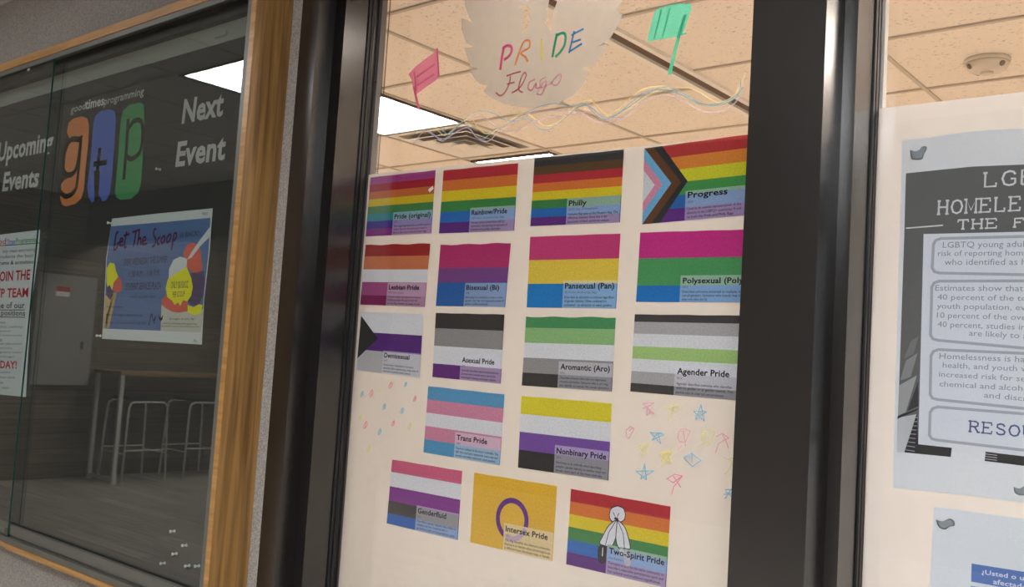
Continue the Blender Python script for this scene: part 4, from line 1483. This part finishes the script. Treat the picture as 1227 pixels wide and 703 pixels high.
letter('letter_p', [([(345, 305), (332, 375), (322, 447)], PINK), ([(335, 318), (360, 298), (388, 300), (396, 325), (380, 362), (345, 388)], PINK)], 3.2)
letter('letter_r', [([(462, 290), (440, 350), (418, 420)], ORG), ([(462, 285), (490, 262), (512, 272), (508, 308), (455, 345), (485, 370), (500, 402)], ORG)], 2.4)
letter('letter_i', [([(590, 252), (588, 388)], YLW)], 3.0)
letter('letter_d', [([(688, 222), (672, 300), (660, 366)], GRN), ([(682, 232), (725, 214), (744, 232), (738, 290), (712, 335), (678, 370)], GRN)], 3.2)
letter('letter_e', [([(800, 205), (785, 270), (768, 340)], BLU), ([(782, 228), (862, 186)], BLU), ([(790, 275), (845, 255)], BLU), ([(768, 336), (852, 282)], BLU)], 2.4)
FL1, FL2 = (176, 86, 104), (214, 156, 176)
letter('script_flags', [([(365, 492), (410, 475), (452, 464)], FL1), ([(388, 492), (380, 540), (352, 598), (322, 620), (293, 600)], FL1), ([(365, 545), (415, 533)], FL1),
                        ([(395, 603), (450, 565), (488, 495), (480, 470), (460, 500), (440, 575), (468, 600)], (190, 104, 122)),
                        ([(548, 512), (512, 535), (502, 572), (526, 585), (552, 540), (556, 572), (590, 560)], (204, 130, 150)),
                        ([(620, 498), (585, 520), (582, 555), (618, 525), (612, 570), (590, 612), (560, 605), (590, 568), (650, 545)], FL2),
                        ([(650, 545), (668, 520), (705, 480), (718, 500), (700, 540), (670, 553), (650, 530)], FL2)], 1.7)


def flagdraw(name, lab, poly, pole, wpole, col, col2, hatch):
    r_ = empty(name, at(*pole[-1], YK))
    tag(r_, lab, 'drawing')
    f_ = Flat(YK)
    f_.px(poly, col)
    for h in hatch:
        f_.pxstroke(h, 2.0, col2, False, -0.0001)
    f_.build('flag_fill', MT['chalk'], r_)
    f_ = Flat(YK - 0.0002)
    f_.pxstroke(pole, wpole, col2, False)
    f_.build('flag_pole', MT['chalk'], r_)
    return r_


flagdraw('marker_flag', 'pink marker flag drawn on the glass near the bronze jamb',
         c3([(290, 520), (340, 465), (420, 405), (470, 368), (490, 335), (497, 345), (508, 530), (480, 565), (420, 605), (345, 662), (325, 640), (312, 560)], 440, 0, 5.856),
         [(496, 105), (499, 118), (503, 134)], 3.0, (226, 128, 160), (212, 104, 140),
         [c3(h, 440, 0, 5.856) for h in ([(330, 500), (345, 640)], [(490, 340), (502, 540)], [(350, 600), (470, 520)], [(345, 540), (475, 450)])])
flagdraw('marker_flag', 'mint green marker flag drawn at the top right of the glass',
         c3([(500, 70), (545, 50), (640, 25), (750, 28), (750, 60), (725, 140), (690, 245), (640, 258), (540, 275), (440, 292), (450, 235), (475, 140)], 700, 0, 5.843),
         c3([(705, 110), (660, 260), (598, 515)], 700, 0, 5.843), 4.6, (94, 204, 172), (78, 192, 158),
         [c3(h, 700, 0, 5.843) for h in ([(540, 70), (490, 270)], [(600, 55), (550, 255)], [(680, 245), (716, 232)])])

wv = empty('marker_waves', at(690, 130, YK))
tag(wv, 'band of thin wavy pastel marker lines across the glass above the prints', 'drawing')
waves = [
    ((236, 226, 160), [(499, 157), (511, 147), (522, 153), (532, 162), (542, 156), (555, 145), (566, 144), (576, 156), (586, 160), (602, 151), (617, 140), (631, 136), (644, 145), (655, 151), (669, 146), (687, 130), (700, 121), (708, 120), (718, 130), (728, 137), (742, 130), (764, 110), (787, 103), (808, 106), (828, 119), (846, 125), (862, 125), (875, 120), (888, 103), (893, 87)]),
    ((236, 226, 160), [(700, 130), (715, 137), (730, 139), (750, 133), (775, 115), (800, 106), (822, 105), (838, 110), (858, 122), (876, 117), (888, 100)]),
    ((126, 186, 206), [(497, 160), (508, 148), (518, 145), (527, 152), (536, 160), (548, 152), (562, 138), (578, 132), (592, 136), (604, 143), (616, 145), (632, 142), (640, 148), (648, 155), (660, 154), (676, 142), (690, 130), (702, 126), (712, 132), (722, 140), (735, 139), (755, 127), (780, 110), (800, 104), (818, 112), (840, 124), (860, 126), (880, 118), (890, 104)]),
    ((126, 178, 206), [(513, 158), (525, 165), (535, 165), (550, 150), (560, 150), (570, 163), (580, 166), (592, 156), (612, 146), (640, 130), (665, 124), (685, 128), (700, 124), (720, 142), (738, 138), (770, 112), (795, 108), (815, 113), (838, 124), (862, 124), (884, 112), (888, 94)]),
    ((208, 190, 214), [(495, 172), (507, 158), (513, 157), (522, 163), (530, 169), (544, 160), (560, 153), (572, 165), (585, 169), (598, 157), (612, 150), (630, 136), (660, 133), (680, 131), (700, 138), (715, 146), (730, 147), (748, 140), (775, 120), (800, 114), (820, 122), (842, 133), (862, 134), (880, 124), (893, 105)]),
    ((208, 190, 214), [(560, 144), (578, 140), (592, 150), (606, 157), (620, 156), (640, 146), (660, 140), (690, 136), (712, 134), (728, 141), (748, 140)]),
]
for c, pts in waves:
    f = Flat(YK - 0.0001 * waves.index((c, pts)))
    f.pxstroke(pts, 1.15, c, True)
    f.build('wavy_line', MT['chalk_thin'], wv)


# stars and little drops round the prints
def sx(p):
    return c3(p, 740, 470, 5.407)


CY, PK, YE = (112, 196, 232), (244, 172, 200), (238, 234, 160)
stars = [
    ('pink marker star, leftmost of the top row of stars', PK, [[(165, 102), (200, 90), (235, 68), (165, 72), (215, 125), (188, 150), (195, 98), (235, 135), (205, 125)]]),
    ('yellow marker star with a long tail beneath the Agender print', YE, [[(325, 148), (362, 70), (378, 130), (312, 92), (410, 80), (332, 188)]]),
    ('blue marker star at the right end of the top star row', CY, [[(505, 175), (540, 80), (562, 185), (495, 122), (575, 125), (505, 175)]]),
    ('faint pink marker loop, farthest left in the second star row', PK, [[(60, 290), (55, 245), (85, 220), (108, 235), (80, 290), (65, 300)], [(72, 250), (100, 230)]]),
    ('blue marker star close under the faint pink loop row', CY, [[(222, 310), (262, 262), (280, 330), (210, 258), (300, 272), (222, 310)], [(215, 262), (290, 262)]]),
    ('pink marker loop with a hanging tail in the second star row', PK, [[(440, 345), (428, 250), (400, 250), (390, 290), (400, 320), (440, 320), (470, 250), (440, 235), (405, 240)], [(420, 345), (390, 372)]]),
    ('yellow marker loop star with a curved tail near the mullion', YE, [[(540, 310), (570, 255), (600, 340), (540, 290), (550, 250), (595, 240), (632, 260), (610, 310), (560, 330), (512, 360)]]),
    ('pink marker star touching the yellow loop star', PK, [[(640, 285), (680, 265), (720, 295), (690, 310), (655, 330), (635, 390)], [(680, 270), (705, 320), (718, 358)], [(680, 310), (720, 298)]]),
    ('yellow marker star, leftmost of the two solid yellow ones', YE, [[(145, 395), (170, 330), (190, 400), (130, 350), (205, 330), (155, 418)], [(150, 390), (168, 340)]]),
    ('bold yellow marker star in the center of the cluster', (238, 228, 120), [[(285, 450), (315, 380), (345, 460), (265, 400), (358, 380), (278, 480)], [(300, 450), (325, 390)], [(270, 398), (350, 378)]]),
    ('blue marker diamond star right of the bold yellow star', CY, [[(480, 385), (484, 455)], [(430, 420), (480, 395), (540, 440), (485, 480), (430, 425), (470, 410)]]),
    ('yellow marker star cut off by the mullion', YE, [[(685, 420), (742, 445), (730, 490), (692, 533)], [(720, 430), (748, 425)]]),
    ('blue marker star, lowest on the left of the cluster', CY, [[(175, 460), (188, 560)], [(150, 560), (175, 470), (185, 565), (120, 510), (232, 508), (150, 560)]]),
    ('deep pink marker star with a tail above the Two-Spirit print', (240, 130, 176), [[(318, 560), (370, 530), (420, 540), (360, 585), (325, 560)], [(420, 540), (365, 610), (350, 660)], [(360, 540), (410, 615)]]),
    ('blue marker star at the lower right next to the mullion', CY, [[(695, 630), (745, 628)], [(740, 622), (695, 690)], [(688, 660), (738, 655)], [(700, 640), (740, 675)]]),
]
for lab, c, st in stars:
    mark('marker_star', lab, [(sx(s_), c) for s_ in st], 'drawing', 1.25, 'chalk_thin', 'marker stars by the mullion', False)


def dx(p):
    return (400 + p[0] / 4.6875, 450 + p[1] / 4.6875)


PD, CD, YD = (236, 136, 158), (104, 190, 220), (236, 232, 150)
drops = [
    ((318, 55), PD, 1.0, 'pink marker drop under the Demisexual print'), ((403, 50), CD, 0.7, 'blue marker drop, nearest the Asexual print'),
    ((158, 103), CD, 0.8, 'blue marker drop, farthest left of all'), ((210, 100), PD, 1.05, 'pink marker drop right of the farthest left blue one'),
    ((455, 130), PD, 0.8, 'pink marker drop closest to the Trans print'), ((283, 175), CD, 0.9, 'blue marker drop in the middle of the cluster'),
    ((383, 198), CD, 0.9, 'blue marker drop under the pink one by Trans'), ((148, 235), YD, 0.8, 'yellow marker drop at the left edge of the cluster'),
    ((178, 278), PD, 1.1, 'large pink marker drop at the lower left'), ((333, 268), PD, 0.8, 'hollow pink marker drop at the lower middle'),
    ((425, 285), YD, 1.0, 'yellow marker drop at the right of the cluster'), ((257, 315), CD, 0.9, 'blue marker drop lowest in the cluster'),
    ((195, 410), YD, 1.05, 'yellow marker drop hanging lowest above Genderfluid'), ((255, 80), YD, 0.5, 'faint yellow marker dot between the two pink drops'),
]
for (p, c, s_, lab) in drops:
    u, v = dx(p)
    k = 4.2 * s_
    mark('marker_drop', lab, [([(u - 0.3 * k, v + k), (u - 0.45 * k, v + 0.2 * k), (u + 0.25 * k, v - k), (u + 0.45 * k, v - 0.1 * k), (u - 0.15 * k, v + 0.8 * k)], c), ([(u - 0.1 * k, v + 0.6 * k), (u + 0.15 * k, v - 0.6 * k)], c)], 'drawing', 1.05, 'chalk_thin', 'marker drops by the jamb')

# ------------------------------------------------------------------ lobby things mirrored in the case glass
MY = 3.197      # twice the mirror plane of the rear pane


def ry(yv):
    return MY - yv


tb = empty('bar_table', (-9.5, ry(5.9), 0))
tag(tb, 'tall bar table with a brown top and pale legs by the plank wall', 'table')
ty0, ty1 = ry(7.4), ry(4.95)
MB().box(-9.82, -9.235, ty0, ty1, 1.108, 1.142, 0.004).build('tabletop', MT['ttop'], tb)
for lx in (-9.775, -9.275):
    for ly in (ty1 - 0.035, ty0 + 0.035):
        MB().box(lx - 0.02, lx + 0.02, ly - 0.02, ly + 0.02, 0.0, 1.107, 0.002).build('leg', MT['steel'], tb)
for ly in (ty1 - 0.035, ty0 + 0.035):
    MB().box(-9.754, -9.296, ly - 0.015, ly + 0.015, 0.03, 0.06).build('foot_rail', MT['steel'], tb)


def stool(yc, lab):
    r_ = empty('bar_stool', (-9.52, yc, 0))
    tag(r_, lab, 'stool', 'bar stools under the table')
    for xx, sx_ in ((-9.30, 1), (-9.74, -1)):
        h, s2 = 0.215, 0.245
        pts = [(xx + sx_ * 0.02, yc - s2, 0.008), (xx, yc - h - 0.003, 0.76), (xx, yc - h + 0.012, 0.81), (xx, yc - h + 0.05, 0.832), (xx, yc + h - 0.05, 0.832), (xx, yc + h - 0.012, 0.81), (xx, yc + h + 0.003, 0.76), (xx + sx_ * 0.02, yc + s2, 0.008)]
        MB().tube(pts, 0.011, 8).build('leg_frame', MT['steel'], r_, True)
        MB().tube([(xx + sx_ * 0.012, yc - 0.23, 0.335), (xx + sx_ * 0.012, yc + 0.23, 0.335)], 0.009, 8).build('foot_bar', MT['steel'], r_, True)
    for s_ in (-1, 1):
        MB().tube([(-9.31, yc + s_ * 0.231, 0.30), (-9.73, yc + s_ * 0.231, 0.30)], 0.008, 8).build('side_bar', MT['steel'], r_, True)
    MB().box(-9.73, -9.31, yc - 0.19, yc + 0.19, 0.8435, 0.880, 0.012).build('seat', MT['seat'], r_)
    return r_


stool(ry(5.32), 'dark-seated bar stool at the near end of the bar table')
stool(ry(6.02), 'second dark-seated bar stool from the end of the bar table')
stool(ry(6.75), 'dark-seated bar stool farthest along the bar table')

cb = empty('electrical_cabinet', (XL, ry(4.6), 1.5))
tag(cb, 'grey electrical cabinet with a red label on the plank wall', 'cabinet')
cy0, cy1 = ry(4.92), ry(4.31)
cz0, cz1 = CAMZ - 0.535, CAMZ + 0.60
MB().box(XL + 0.002, XL + 0.11, cy0, cy1, cz0, cz1, 0.004).build('body', MT['panel_grey'], cb)
dr = MB().box(XL + 0.11, XL + 0.118, cy0 + 0.05, cy1 - 0.05, cz0 + 0.08, cz1 - 0.10, 0.002).build('door', MT['panel_grey'], cb)
MB().box(XL + 0.118, XL + 0.128, cy0 + 0.10, cy0 + 0.13, CAMZ - 0.16, CAMZ - 0.08, 0.002).build('latch', MT['seat'], dr)
yl = ry(4.56)
MB().box(XL + 0.118, XL + 0.1188, yl - 0.07, yl + 0.07, CAMZ + 0.425, CAMZ + 0.475).build('red_label', MT['red'], dr)
MB().box(XL + 0.118, XL + 0.1188, yl - 0.07, yl + 0.07, CAMZ + 0.375, CAMZ + 0.424).build('white_label', MT['white_metal'], dr)
